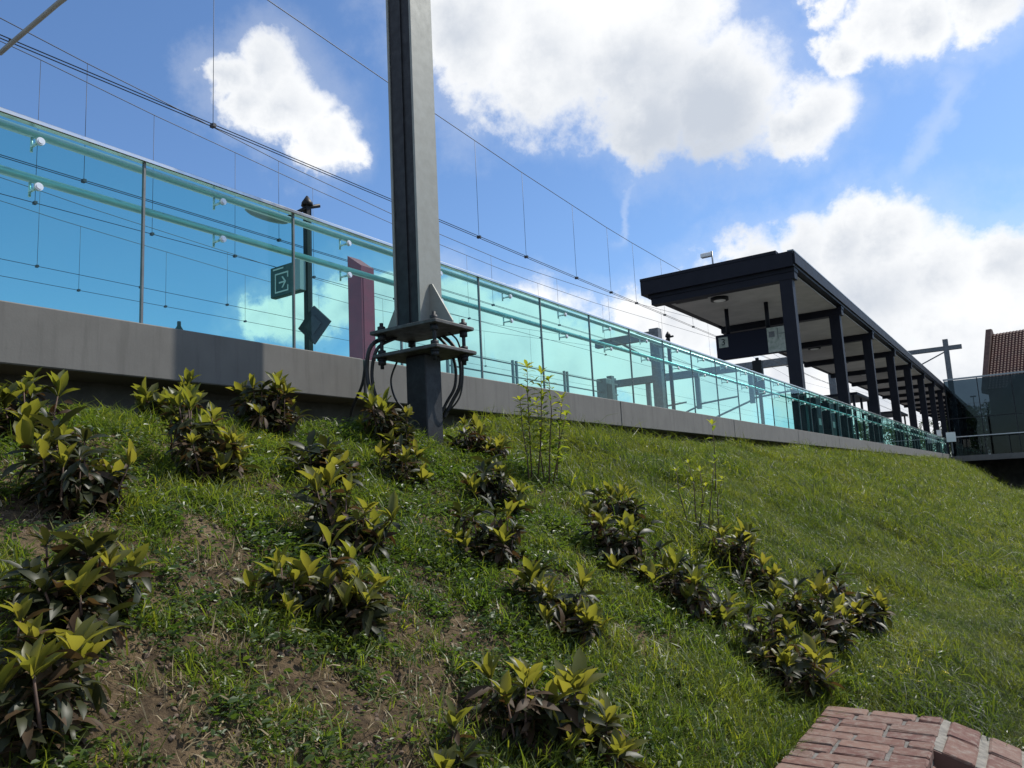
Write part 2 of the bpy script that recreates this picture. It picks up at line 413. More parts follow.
# railway body behind the edge wall: platform, track beds, second platform
m = MB(); m.box(-9.3, -5.42, -20, 160, .2, 1.26)
tag(m.build('platform', 'paver'), kind='structure')
m = MB(); m.box(-30, -9.3, -20, 160, -1.7, .5)
tag(m.build('track_bed', 'ballast'), kind='structure')
m = MB(); m.box(-5.42, -5.38, -20, 62, -1.7, .95)
tag(m.build('foundation_wall', 'dark_concrete'), kind='structure')

# rails
def rail(x, label):
    t = empty('railway_track', (x, 0, .5))
    for s in (-.72, .72):
        boxpart('rail', 'plate_steel', t, s-.035, s+.035, -18, 158, .14, .28)
    m = MB()
    for k in range(0, 290): m.box(-1.3, 1.3, -17.8+k*.6, -17.55+k*.6, 0, .14)
    tag(m.build('sleepers', 'dark_concrete', t), kind='stuff')
    tag(t, label, 'railway track', 'railway tracks behind the platform')
rail(-10.8, 'railway track beside the near platform, under the first overhead line')
rail(-14.6, 'second railway track away from the glass balustrade')

# ------------------------------------------------------------------ concrete edge beam
EY0, EY1 = -5.75, 69.85
edge = empty('concrete_edge_beam', (-5.2, 0, .92))
tag(edge, 'long grey precast concrete edge beam under the teal glass balustrade', 'edge beam')
m = MB(); m.box(-.205, .2, .012, 5.388, 0, .385, bev=.008); pm = m.mesh('panel', 'concrete')
for k in range(14):
    o = link('panel', pm, edge, (rng.uniform(-.002, .002), EY0+k*5.4, rng.uniform(-.001, .001)))

# ------------------------------------------------------------------ glass balustrade
PITCHY = 1.35; J0 = 2.9-3*PITCHY; NP = 51
GZ0, GZ1 = 1.30, 2.515
bal = empty('glass_balustrade', (-5, 0, GZ0))
tag(bal, 'long balustrade of teal tinted glass panes with two steel handrails', 'balustrade')
H = GZ1-GZ0
m = MB(); m.box(-.009, .009, .012, PITCHY-.012, -.06, H-.02); gm = m.mesh('glass_pane', 'teal_glass')
m = MB(); m.box(-.012, .012, -.0075, .0075, -.02, H-.018); jm = m.mesh('joint_post', 'pole_grey')
m = MB(); m.tube([(.002, 0, 0), (.024, 0, 0)], .026, 14); m.tube([(.023, 0, 0), (.030, 0, 0)], .018, 14); dm = m.mesh('disc', 'stainless')
m = MB(); m.tube([(0, 0, 0), (-.105, 0, 0)], .010, 8); stm = m.mesh('stub', 'stainless')
m = MB(); m.tube([(-.105, 0, -.035), (-.105, 0, .075)], .009, 8); rdm = m.mesh('rail_bracket', 'stainless')
PXOFF = -.03
for k in range(NP):
    y = J0+k*PITCHY
    link('glass_pane', gm, bal, (PXOFF, y, 0)); link('joint_post', jm, bal, (PXOFF, y, 0))
    for zd in (2.392-GZ0, 2.085-GZ0):
        b = link('rail_bracket', rdm, bal, (PXOFF, y+PITCHY/2-.03, zd))
        link('stub', stm, b); link('disc', dm, b)
L0, L1 = J0-.02, J0+NP*PITCHY
link('joint_post', jm, bal, (PXOFF, J0+NP*PITCHY, 0))
m = MB(); m.bevbox(PXOFF-.03, PXOFF+.03, L0, L1, H-.022, H+.012, .006); m.build('top_cap', 'stainless_cap', bal)
for z in (2.485, 2.178):
    tubepart('handrail', 'stainless', bal, [(PXOFF-.105, L0, z-GZ0), (PXOFF-.105, L1, z-GZ0)], .029, 14)

# ------------------------------------------------------------------ overhead mast in front
MX, MY = -4.19, 4.895
gz = float(hgt(-4.15, 4.9))
mast = empty('overhead_line_mast', (-4.16, 4.905, gz-.05))
tag(mast, 'tall grey steel mast on bolted base plates rising from the planted slope', 'mast')
bz = gz-.05
def rel(p): return Vector(p)-Vector((-4.16, 4.905, bz))
def rb(name, mat, x0, x1, y0, y1, z0, z1, bev=0, parent=mast):
    a, b = rel((x0, y0, z0)), rel((x1, y1, z1)); return boxpart(name, mat, parent, a.x, b.x, a.y, b.y, a.z, b.z, bev=bev)
rb('foundation_post', 'dark_steel', -4.268, -4.048, 4.795, 5.003, bz-.3, 1.188, .008)
lower = rb('base_plate', 'plate_steel', -4.50, -3.80, 4.645, 5.19, 1.19, 1.222, .006)
upper = rb('base_plate', 'plate_steel', -4.53, -3.80, 4.64, 5.165, 1.395, 1.428, .006)
# H-section column: flanges face the track and the slope, web between
def hcol(m):
    x0, x1, y0, y1, z0, z1 = -4.335, -4.045, 4.75, 5.04, 1.427, 10.4
    tf, tw = .022, .013
    for (a, b, c, d) in ((x0, x0+tf, y0, y1), (x1-tf, x1, y0, y1)):
        p, q = rel((a, c, z0)), rel((b, d, z1)); m.box(p.x, q.x, p.y, q.y, p.z, q.z)
part('column', 'galvanised', mast, hcol)
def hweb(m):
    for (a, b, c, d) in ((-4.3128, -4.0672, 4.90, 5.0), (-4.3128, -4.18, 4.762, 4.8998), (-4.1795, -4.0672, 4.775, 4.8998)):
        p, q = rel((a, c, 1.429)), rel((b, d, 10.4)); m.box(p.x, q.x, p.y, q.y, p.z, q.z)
part('shaded_web', 'dark_steel', mast, hweb)  # infill darkened to paint in the column's shaded side
for s, x in ((1, -4.045), (-1, -4.335)):
    for yy in ([4.885],):
        a = rel((x, yy[0], 1.428)); m = MB()
        m.prism([(a.x, a.z), (a.x+s*.235, a.z), (a.x+s*.235, a.z+.02), (a.x+s*.03, a.z+.37), (a.x, a.z+.37)], 'y', a.y-.008, a.y+.008); m.build('gusset', 'galvanised', mast)
for sx in (-4.455, -3.87):
    for sy in (4.71, 5.10):
        a = rel((sx, sy, 0)); m = MB(); zz = lambda v: v-bz
        m.tube([(a.x, a.y, zz(1.10)), (a.x, a.y, zz(1.50))], .016, 10)
        b = m.build('anchor_bolt', 'dark_steel', mast)
        for z0, z1 in ((1.135, 1.172), (1.172, 1.19), (1.223, 1.26), (1.345, 1.394), (1.429, 1.468)):
            m = MB(); m.tube([(a.x, a.y, zz(z0)), (a.x, a.y, zz(z1))], .034 if z1-z0 > .02 else .042, 6); m.build('nut', 'dark_steel', b)
# portal beam high above, out of the picture's top, and its bracket over the near track
ZB = 10.0
a = rel((-26, 4.905, ZB))
pb = MB()
for dy in (-.2, .2):
    for dz in (0, .5):
        pb.tube([(a.x, dy, a.z+dz), (.2, dy, a.z+dz)], .045, 8)
for k in range(36):
    x = a.x+k*.6
    for dy in (-.2, .2): pb.tube([(x, dy, a.z+(0 if k % 2 else .5)), (x+.6, dy, a.z+(.5 if k % 2 else 0))], .02, 6)
pb.build('portal_beam', 'galvanised', mast)
a = rel((-26, 4.905, .5)); boxpart('far_leg', 'galvanised', mast, a.x-.14, a.x+.14, -.14, .14, a.z, ZB+.5-bz)
P0 = onX(10, 45, -10.8)
hang = empty('steady_arm', (-8.6, P0.y, 6.0)); tag(hang, 'grey tubular steady arm holding the overhead wires at the upper left corner', 'steady arm')
H0 = hang.location
tubepart('drop_tube', 'galvanised', hang, [(0, .1, .38), (0, .5, ZB-6.0+.02)], .045, 8)
tubepart('arm_tube', 'galvanised', hang, [(-2.5, 0, .38), (-2.2, 0, .395), (-.9, 0, .44), (0, .02, .46)], .032, 8)
m = MB()
for k in range(7): m.tube([(-.5+k*.05, .006+k*.001, .452+k*.002), (-.475+k*.05, .006+k*.001, .453+k*.002)], .075 if k % 2 else .05, 10)
m.build('insulator', 'dark_steel', hang)
tubepart('wire_clip', 'dark_steel', hang, [(-2.2, 0, .40), (-2.2, 0, .47)], .02, 6)
tubepart('foot', 'dark_steel', hang, [(0, .1, .3), (0, .1, .42)], .07, 8)
# cables hanging in loops round the mast foot
def cable(pts, rad, label, n=26):
    P = [Vector(p) for p in pts]; out = []
    for i in range(len(P)-1):
        a = P[max(i-1, 0)]; b = P[i]; c = P[i+1]; d = P[min(i+2, len(P)-1)]
        for k in range(8):
            t = k/8; out.append(.5*((2*b)+(c-a)*t+(2*a-5*b+4*c-d)*t*t+(-a+3*b-3*c+d)*t**3))
    out.append(P[-1]); m = MB(); m.tube(out, rad, 7)
    tag(m.build('cable', 'rubber'), label, 'cable', 'black cables looped at the mast foot')
def cp(x, y, Y): return onY(x, y, Y)
cable([cp(392,338,4.85), cp(374,342,4.72), cp(366,362,4.68), cp(362,385,4.68), cp(352,410,4.72), cp(346,440,4.8)], .013, 'black cable running from the mast plates to the ground on the far left')
cable([cp(394,336,4.9), cp(372,345,4.66), cp(367,370,4.64), cp(372,395,4.66), cp(384,412,4.8), cp(398,430,4.9)], .018, 'thick black cable loop hanging off the left plate corner, outermost')
cable([cp(396,338,4.88), cp(378,348,4.7), cp(372,372,4.68), cp(376,396,4.7), cp(388,411,4.82), cp(400,428,4.92)], .015, 'thick black cable loop hanging off the left plate corner, inner one')
cable([cp(404,352,4.9), cp(397,362,4.95), cp(391,380,4.95), cp(395,398,4.95), cp(405,411,5.0), cp(412,424,5.0)], .009, 'thin black cable arc just left of the mast foundation post')
cable([cp(437,332,5.1), cp(452,344,5.14), cp(460,362,5.16), cp(460,385,5.16), cp(452,402,5.14), cp(444,418,5.1)], .017, 'thick black cable loop right of the mast foundation post, outermost')
cable([cp(432,332,5.12), cp(446,345,5.16), cp(455,364,5.18), cp(455,386,5.18), cp(447,402,5.15), cp(440,416,5.1)], .014, 'black cable loop right of the mast foundation post, inner one')
cable([cp(448,332,5.05), cp(458,342,5.1), cp(463,368,5.12), cp(460,396,5.12), cp(448,412,5.1)], .008, 'thin black cable loop at the right edge of the mast plates')

# ------------------------------------------------------------------ overhead wires
CZ = 6.45
def overhead(X, label, drops, msag, twin=True, y0=-6, y1=150):
    t = empty('overhead_line', (X, y0, CZ))
    offs = (-.04, .04) if twin else (0,)
    for o in offs:
        tubepart('contact_wire', 'wire', t, [(o, 0, 0), (o, y1-y0, 0)], .0085, 6)
    zf = lambda y: float(np.interp(y, msag[0], msag[1]))-CZ
    ys = sorted(set([y0, y1]+[float(a) for a in np.linspace(y0, y1, 60)]+list(msag[0])))
    ys = [y for y in ys if y0 <= y <= y1]
    tubepart('messenger_wire', 'wire', t, [(0, y-y0, zf(y)) for y in ys], .0095, 6)
    for y in drops:
        tubepart('dropper', 'wire', t, [(0, y-y0, zf(y)), (0, y-y0, 0)], .0055, 5)
        m = MB(); m.box(-.05, .05, y-y0-.03, y-y0+.03, -.03, .03); m.build('clamp', 'wire', t)
    tag(t, label, 'overhead line', 'overhead lines above the tracks')
ms1 = ([-6, 4.5, 8.57, 11.86, 13.54, 17.22, 20.1, 22.34, 24.44, 27, 29, 34, 40, 46, 52, 60, 75, 90, 105, 120, 135, 150],
       [10.1, 9.75, 9.42, 9.21, 9.13, 8.92, 8.80, 8.71, 8.67, 8.66, 8.66, 8.7, 8.9, 9.2, 9.6, 9.2, 8.7, 9.2, 9.6, 8.8, 9.0, 9.6])
overhead(-10.8, 'nearest overhead line, its upper wire crossing behind the mast top', [2.2, 7.43, 15.05, 17.25, 20.1, 22.45, 24.45, 27, 30, 34, 39, 45], ms1)
ms2 = ([-6, 5.6, 7.2, 8.5, 12, 16, 22, 30, 40, 50, 70, 100, 150], [10.0, 9.08, 8.92, 8.82, 8.5, 8.3, 8.2, 8.5, 9.2, 9.6, 8.6, 9.6, 9.6])
overhead(-14.6, 'second overhead line with two close running wires behind the nearest', [7.2, 11.9, 16.5, 21, 25.5, 30, 36, 43], ms2)
ms3 = ([-6, 7.1, 9.7, 11.9, 14.6, 20, 26, 32, 42, 52, 70, 100, 150], [10.4, 9.65, 9.43, 9.30, 9.14, 8.9, 8.8, 8.9, 9.3, 9.7, 8.8, 9.7, 9.7])
overhead(-16.4, 'third overhead line, its droppers hanging over the left glass panes', [7.12, 9.68, 11.95, 14.6, 18, 22, 27, 33, 40], ms3, False)
ms4 = ([-6, 9, 10.3, 11.9, 16, 22, 30, 40, 50, 70, 100, 150], [9.4, 8.52, 8.42, 8.34, 8.15, 8.0, 8.2, 8.9, 9.5, 8.5, 9.5, 9.5])
overhead(-20.7, 'fourth overhead line seen low through the left glass panes', [9.1, 11.9, 14.8, 18, 22, 27, 33], ms4, False)
overhead(-22.2, 'farthest overhead line, lowest wire through the left glass panes', [8.3, 10.9, 13.6, 16.6, 20, 25, 31], ms4, False)

# ------------------------------------------------------------------ platform furniture
def text_mesh(s, size, mat, name, parent, loc, rot):
    cu = bpy.data.curves.new('t', 'FONT'); cu.body = s; cu.size = size; cu.align_x = 'CENTER'; cu.align_y = 'CENTER'; cu.extrude = .003
    tmp = bpy.data.objects.new('t', cu); col.objects.link(tmp); bpy.context.view_layer.update()
    me = bpy.data.meshes.new_from_object(tmp.evaluated_get(bpy.context.evaluated_depsgraph_get()))
    bpy.data.objects.remove(tmp); me.materials.clear(); me.materials.append(MATS[mat])
    o = link(name, me, parent, loc); o.rotation_euler = rot; return o
PF = 1.26
def lamp_post(y, x, label):
    t = empty('platform_lamp', (x, y, PF)); h = 4.42-PF
    boxpart('post', 'black_paint', t, -.045, .045, -.05, .05, 0, h, bev=.008)
    m = MB(); m.tube([(0, 0, h), (0, 0, h+.06), (0, 0, h+.16)], [.09, .08, .015], 10); m.build('cap', 'black_paint', t)
    tubepart('arm', 'black_paint', t, [(-.0, -.42, h-.32), (0, 0, h-.02), (.10, .16, h+.03)], .03, 8)
    # flat oval luminaire
    m = MB(); n = 16; rings = []
    for (rr, zz) in ((.35, -.055), (.85, -.03), (1, .0), (.8, .035), (.3, .06)):
        rings.append([(math.cos(2*math.pi*k/n)*.13*rr, -.72+math.sin(2*math.pi*k/n)*.38*rr, h-.36+zz) for k in range(n)])
    vs = [p for r_ in rings for p in r_]; fs = [tuple(range(n-1, -1, -1)), tuple(range(4*n, 5*n))]
    for i in range(4):
        for k in range(n): j = (k+1) % n; fs.append((i*n+k, i*n+j, i*n+n+j, i*n+n+k))
    m.add(vs, fs, 0, True); m.build('luminaire', 'lamp_grey', t)
    tag(t, label, 'lamp post', 'lamp posts on the platform'); return t
lx = -8.5
lp = onX(308, 280, lx)
lamp_post(lp.y, lx, 'black platform lamp post carrying the exit sign, seen through glass left of the mast')
lp2 = onX(671.5, 380, lx)
lamp_post(lp2.y, lx, 'black platform lamp post seen through glass just left of the canopy')
# exit sign on the lamp post
sy = lp.y-.09
a, b = onY(273, 283, sy), onY(303, 277, sy)
ex = empty('exit_sign', ((a.x+b.x)/2, sy, (a.z+b.z)/2)); wd = (b.x-a.x)/2; hh = .235
tag(ex, 'dark green exit sign with arrow in a square, fixed to the lamp post', 'sign')
boxpart('box', 'sign_green', ex, -wd, wd, -.05, .05, -hh, hh, bev=.008)
boxpart('side_panel', 'lamp_grey', ex, wd*.62, wd+.02, -.08, .08, -hh*.95, hh*1.08, bev=.006)
cx = -wd*.22; q = .15
def pic(m):
    for (x0, x1, z0, z1) in ((-q, -q+.02, -q, q), (-q+.02, q, q-.02, q), (-q+.02, q, -q, -q+.02), (q-.02, q, .06, q-.02), (q-.02, q, -q+.02, -.06)):
        m.box(cx+x0, cx+x1, -.056, -.051, z0-.03, z1-.03)
part('square_outline', 'sign_white', ex, pic)
def arr(m):
    m.box(cx-.06, cx+.07, -.056, -.051, -.04, -.018)
    for s in (1, -1):
        m.prism([(cx+.10, -.029), (cx+.03, -.029+s*.085), (cx+.0, -.029+s*.085), (cx+.07, -.029)], 'y', -.0565, -.0515)
part('arrow', 'sign_white', ex, arr)
boxpart('header_line', 'sign_white', ex, -wd*.8, -wd*.1, -.055, -.051, hh-.055, hh-.035)
# diamond plate on the same post
c = onY(314.5, 325, lp.y-.07)
dp = empty('diamond_sign', (c.x, lp.y-.07, c.z)); tag(dp, 'dark diamond shaped plate low on the platform lamp post', 'sign')
a1, a2 = onY(331, 323, lp.y-.07).x-c.x, onY(317, 305, lp.y-.07).z-c.z
m = MB(); m.prism([(0, a2), (a1, 0), (0, -a2), (-a1, 0)], 'y', -.012, .012); m.build('plate', 'black_paint', dp)
m = MB(); m.prism([(0, a2*.5), (a1*.5, 0), (0, -a2*.5), (-a1*.5, 0)], 'y', -.030, -.0125); m.build('raised_centre', 'dark_steel', dp)
# maroon totem
tx = -7.0; near = onX(362, 310, tx)
ty1 = onX(375, 320, tx).y; tx0 = onY(348.5, 310, near.y).x
zt0, zt1 = onY(347, 256, near.y).z, onX(364, 266, tx).z
tt = empty('information_pillar', (tx, near.y, PF)); tag(tt, 'maroon information pillar with slanted top standing on the platform', 'pillar')
dx = tx0-tx
dxx = dx
m = MB(); m.prism([(dx, .12), (0, .12), (0, zt1-PF), (dx, zt0-PF)], 'y', 0, ty1-near.y); m.build('body', 'maroon', tt)
m = MB(); m.prism([(dx-.01, 0), (.01, 0), (.01, .12), (dx-.01, .12)], 'y', -.01, ty1-near.y+.01); m.build('plinth', 'black_paint', tt)
boxpart('panel', 'maroon', tt, .0005, .008, .03, ty1-near.y-.03, .35, zt1-PF-.12)
# bottle left on the ledge
bp_ = onX(179, 326, -5.25)
m = MB(); m.tube([(0, 0, 0), (0, 0, .055), (0, 0, .085), (0, 0, .12)], [.032, .032, .015, .014], 12)
o = m.build('bottle', 'sign_green', loc=(-5.25, bp_.y, 1.307)); tag(o, 'small dark bottle standing on the concrete ledge behind the glass', 'bottle')
# platform railing seen through the panes right of the mast
ry = [onX(px, 372, -7.5).y for px in (448, 513, 564)]
rl = empty('platform_railing', (-7.5, ry[0], PF)); tag(rl, 'low grey railing on the platform seen through glass right of the mast', 'railing')
for y in ry:
    for d_ in (0, .12): boxpart('post', 'pole_grey', rl, -.02, .02, y-ry[0]+d_-.02, y-ry[0]+d_+.02, 0, 1.12)
for z in (1.05, .82, .45): tubepart('rail', 'pole_grey', rl, [(0, 0, z), (0, ry[-1]+2.4-ry[0], z)], .016, 6)
cbn = onX(604.5, 390, -7.5)
cb = empty('platform_cabinet', (-7.5, cbn.y, PF)); tag(cb, 'narrow grey cabinet with a pole at the end of the platform railing', 'cabinet')
boxpart('body', 'pole_grey', cb, -.12, .12, -.14, .14, 0, 1.12, bev=.01); boxpart('door', 'dark_steel', cb, .121, .13, -.11, .11, .15, 1.0)
boxpart('pole', 'pole_grey', cb, -.06, .06, .26, .40, 0, 1.22)
ip = onX(760, 390, -7.4)
inf = empty('speaker_post', (-7.4, ip.y, PF)); tag(inf, 'black speaker post standing behind the glass left of the first canopy column', 'post')
boxpart('post', 'black_paint', inf, -.05, .05, -.05, .05, 0, 3.0); boxpart('box', 'black_paint', inf, -.16, .16, -.12, .12, 1.7, 2.9, bev=.02); boxpart('foot', 'dark_steel', inf, -.15, .15, -.15, .15, 0, .02)
# ticket machines under the canopy
for px, lab in ((812, 'dark ticket machine on the platform nearer to the first canopy column'), (826, 'dark ticket machine on the platform next to the second canopy column')):
    p = onX(px, 425, -6.6); tm = empty('ticket_machine', (-6.6, p.y, PF)); tag(tm, lab, 'machine', 'ticket machines under the canopy')
    boxpart('body', 'canopy_steel', tm, -.3, .3, -.4, .4, 0, 1.75, bev=.04); boxpart('screen', 'sign_navy', tm, .301, .31, -.2, .2, 1.1, 1.5); boxpart('slot_panel', 'lamp_grey', tm, .301, .31, -.2, .2, .7, .95)
# wind shelter further along under the canopy
for k, (yy, lab) in enumerate(((40.5, 'dark framed glass waiting shelter under the middle of the canopy'), (54.5, 'dark framed glass waiting shelter under the far part of the canopy'))):
    sh = empty('waiting_shelter', (-7.2, yy, PF)); tag(sh, lab, 'shelter', 'waiting shelters on the platform')
    for x in (-.8, .8):
        for y in (-2, 0, 2): boxpart('post', 'canopy_steel', sh, x-.05, x+.05, y-.05, y+.05, 0, 2.5)
    boxpart('roof', 'canopy_steel', sh, -1, 1, -2.2, 2.2, 2.5, 2.62)
    boxpart('bench', 'dark_steel', sh, -.3, .2, -1.8, 1.8, .42, .48)
    for y in (-1.5, 1.5): boxpart('bench_leg', 'dark_steel', sh, -.08, .02, y-.04, y+.04, 0, .42)
    for y0 in (-1.95, .05): boxpart('pane', 'teal_glass', sh, -.81, -.79, y0, y0+1.9, .15, 2.4)

# ------------------------------------------------------------------ canopy
CY0, GRAD = 23.0, .0105
def zc(y): return 6.15+GRAD*(y-23.2)
can = empty('platform_canopy', (-5.4, CY0, PF)); tag(can, 'long dark steel platform canopy on a single row of columns', 'canopy')
CO = can.location
def slab(m, x0, x1, y0, y1, a, b):
    v = [(x, y, zc(y)+d) for d in (a, b) for (x, y) in ((x0, y0), (x1, y0), (x1, y1), (x0, y1))]
    m.add([Vector(p)-CO for p in v], [(0,3,2,1),(4,5,6,7),(0,1,5,4),(1,2,6,5),(2,3,7,6),(3,0,4,7)])
CY1 = 150
part('roof_slab', 'canopy_steel', can, slab, -9.98, -5.06, CY0, CY1, .14, .60)
part('roof_cap', 'lamp_grey', can, slab, -5.2, -5.02, CY0+.02, CY1, .602, .64)
part('end_upstand', 'canopy_steel', can, slab, -9.98, -5.52, CY0-.02, CY0+.3, .603, .70)
part('gutter', 'canopy_steel', can, slab, -5.055, -5.0, CY0+.05, CY1, .22, .55)
ks = range(19)
for k in ks:
    y = 23.22+7*k
    if y > CY1: break
    part('column', 'canopy_steel', can, lambda m: m.box(-5.56-CO.x, -5.19-CO.x, y-CO.y, y+.32-CO.y, 0, zc(y)+.0-CO.z))
    part('cross_beam', 'canopy_steel', can, slab, -9.72, -5.1, y-.02, y+.36, -.20, .02)
    if y+7 < CY1: part('soffit_panel', 'soffit', can, slab, -9.6, -5.25, y+.37, y+6.97, .06, .10)
    part('beam_head', 'canopy_steel', can, slab, -9.80, -5.08, y-.06, y+.40, .021, .138)
for k, (x, y) in enumerate([(-8.0, 25.0), (-8.0, 32.0), (-8.0, 39), (-8, 46), (-8, 53), (-8, 60)]):
    m = MB(); c = Vector((x, y, zc(y)+.055))-CO; m.tube([c, c-Vector((0, 0, .10))], .30, 20); l = m.build('ceiling_light', 'black_paint', can)
    m = MB(); m.tube([c-Vector((0, 0, .101)), c-Vector((0, 0, .115))], .2, 20); m.build('lens', 'lamp_glass', l)
part('cable_tray', 'black_paint', can, slab, -9.3, -8.2, 24.1, 24.4, -.04, .058)
# camera on the roof
c0 = onY(713, 265, CY0+1.2); zr = zc(CY0+1.2)+.602
cc_ = empty('roof_camera', (c0.x, CY0+1.2, zr)); tag(cc_, 'small pale camera on a short pole on top of the canopy', 'camera')
hh = onY(713, 251, CY0+1.2).z-zr
tubepart('pole', 'lamp_grey', cc_, [(0, 0, 0), (0, 0, hh)], .03, 8)
m = MB(); m.box(-.38, -.02, -.08, .08, hh-.17, hh-.02, bev=.02); m.build('housing', 'white_paint', cc_)
tubepart('bracket', 'lamp_grey', cc_, [(-.1, 0, hh-.02), (0, 0, hh-.01)], .02, 6)
# hanging departure board
BY = 27.0
bo = empty('departure_board', (-7.63, BY, 4.85)); tag(bo, 'navy blue departure board with a platform number hanging under the canopy', 'sign board')
boxpart('case', 'sign_navy', bo, -1.25, 1.22, -.12, .12, -.46, .46, bev=.015)
boxpart('number_panel', 'sign_grey', bo, -1.14, -.80, -.135, -.121, -.02, .36)
text_mesh('3', .34, 'sign_navy', 'number', bo, (-.97, -.139, .17), (R(90), 0, 0))
mp = boxpart('map_panel', 'sign_grey', bo, .60, 1.215, -.135, -.121, -.44, .44)
def mapl(m):
    m.box(.95, .98, -.1395, -.1355, .02, .40); m.box(1.0, 1.2, -.1395, -.1355, .18, .20); m.box(.66, .86, -.1395, -.1355, .1, .3)
part('map_print', 'pole_grey', bo, mapl)
for x in (-.80, .63): tubepart('hanger', 'canopy_steel', bo, [(x, 0, .46), (x, 0, zc(BY)+.1-4.85)], .075, 8)
# white notice boards far under the canopy
for px, py, ww, h_, lab in ((951, 437, .6, .7, 'white notice board at the far end of the platform, right one'), (939, 433, .3, .45, 'white notice board at the far end of the platform, left smaller one')):
    p = onY(px, py, 64); n = empty('notice_board', (p.x, 64, PF)); tag(n, lab, 'notice board', 'white notice boards on the platform')
    boxpart('panel', 'white_paint', n, -ww/2, ww/2, -.03, .03, p.z-PF-h_/2, p.z-PF+h_/2)
    boxpart('post', 'pole_grey', n, -.04, .04, .031, .1, 0, p.z-PF+h_/2)

# ------------------------------------------------------------------ portals further along the line
def portal(px_top, px_bot, y, xl, label, wid, arm_z=None):
    p = onY(*px_top, y); t = empty('overhead_line_portal', (p.x, y, .5)); h = p.z-.5
    boxpart('mast', 'pole_grey', t, -wid/2, wid/2, -wid/2, wid/2, 0, h)
    boxpart('beam', 'pole_grey', t, xl-p.x, wid/2-.02, -wid*.36, wid*.36, h-wid*1.05, h-.12)
    tubepart('brace', 'pole_grey', t, [(-wid*.4, 0, h-1.9), (-2.2, 0, h-wid*.9)], .07, 6)
    tag(t, label, 'portal', 'overhead line portals')
portal((655, 329), (658, 408), 40, onY(596, 340, 40).x, 'grey overhead line mast with arm seen through glass left of the canopy', .55)
p1, p2 = onY(612, 384, 62), onY(735, 372, 62)
t = empty('overhead_line_portal', (p1.x, 62, .5)); tag(t, 'long grey overhead line portal beam spanning the tracks behind the glass', 'portal', 'overhead line portals')
boxpart('mast', 'pole_grey', t, -.3, .3, -.3, .3, 0, p1.z+.5-.5)
boxpart('beam', 'pole_grey', t, .3, 18.5, -.3, .3, p1.z-.85, p1.z-.25)
boxpart('mast', 'pole_grey', t, 18.5, 19, -.3, .3, 0, p1.z-.2)
for q_ in (3.5, 8, 12.5):
    boxpart('drop_post', 'pole_grey', t, q_-.18, q_+.18, -.15, .15, p1.z-3.6, p1.z-.852)
    tubepart('arm', 'pole_grey', t, [(q_, 0, p1.z-3.2), (q_+3.4, 0, p1.z-2.9)], .08, 6)
    tubepart('stay', 'pole_grey', t, [(q_-.2, 0, p1.z-3.4), (q_-3.6, 0, p1.z-4.6)], .08, 6)
# mast and boom right of the canopy
mp_ = onY(945, 340, 82); t = empty('overhead_line_mast', (mp_.x, 82, PF)); tag(t, 'distant grey mast with a long boom rising above the far end of the canopy', 'mast')
boxpart('column', 'pole_grey', t, -.22, .22, -.22, .22, 0, mp_.z-PF+.05)
e1, e2 = onY(905, 347.5, 82), onY(961, 341, 82)
boxpart('boom', 'pole_grey', t, e1.x-mp_.x-2, e2.x-mp_.x, -.20, .20, mp_.z-PF-1.0, mp_.z-PF-.6)
tubepart('brace', 'pole_grey', t, [(-.2, 0, mp_.z-PF-1.15), (-2.3, 0, mp_.z-PF-2.1)][::-1], .06, 6)

# ------------------------------------------------------------------ glass screen at the far end
FY = 72.8
scr = empty('glass_screen_wall', (-5.0, FY, 1.15)); tag(scr, 'dark tinted glass screen wall across the far end of the platform', 'glass wall')
zt = 7.50-1.15
NX, PW = 6, 2.35
for k in range(NX):
    for (z0, z1) in ((.05, 3.1), (3.16, zt-.05)):
        boxpart('glass_pane', 'dark_glass', scr, .05+k*PW, .05+(k+1)*PW-.06, -.012, .012, z0, z1)
for k in range(NX+1): boxpart('mullion', 'dark_steel', scr, k*PW-.01, k*PW+.05, -.05, .05, 0, zt)
boxpart('transom', 'dark_steel', scr, .05, NX*PW, -.045, .045, 3.1, 3.16)
boxpart('top_rim', 'lamp_grey', scr, -.05, NX*PW+.1, -.12, .12, zt, zt+.12)
fl = MB(); ps = [(-2.45, 4.2), (-1.6, 5.2), (-1.6, 5.45), (-.9, 6.2), (-.9, 6.5), (.2, 7.6), (9, 8.2), (9, 1.2), (-2.45, 1.2)]
fl.prism(ps, 'y', 75.2, 79); o = fl.build('reflection_block', 'reflection_dark'); tag(o, 'dark stepped block standing in for a reflection behind the far glass wall', 'stand-in')  # added solid in the outline of the canopy's reflection
sg = onY(972, 395, FY+.6)
s_ = empty('wall_lamp', (sg.x, 75.0, sg.z)); tag(s_, 'small white lamp behind the far glass wall', 'lamp')
boxpart('body', 'white_paint', s_, -.22, .22, -.05, .05, -.06, .06); tubepart('rod', 'dark_steel', s_, [(0, 0, -.06), (0, 0, 1.15-sg.z)], .03, 6)
m = MB(); m.box(-5.38, 12, 69.9, 84, .72, 1.148); tag(m.build('bridge_deck', 'concrete'), kind='structure')
m = MB(); m.box(-5.38, 12, 81, 84, -1.77, .718); tag(m.build('abutment', 'dark_concrete'), kind='structure')
hr = empty('deck_railing', (-5, 71.2, 1.148)); tag(hr, 'thin white handrail in front of the far glass wall', 'railing')
tubepart('rail', 'white_paint', hr, [(.0, 0, 1.55), (14, 0, 1.55)], .035, 8)
for k in range(8): boxpart('post', 'dark_steel', hr, k*2-.02+.05, k*2+.02+.05, -.02, .02, 0, 1.515)

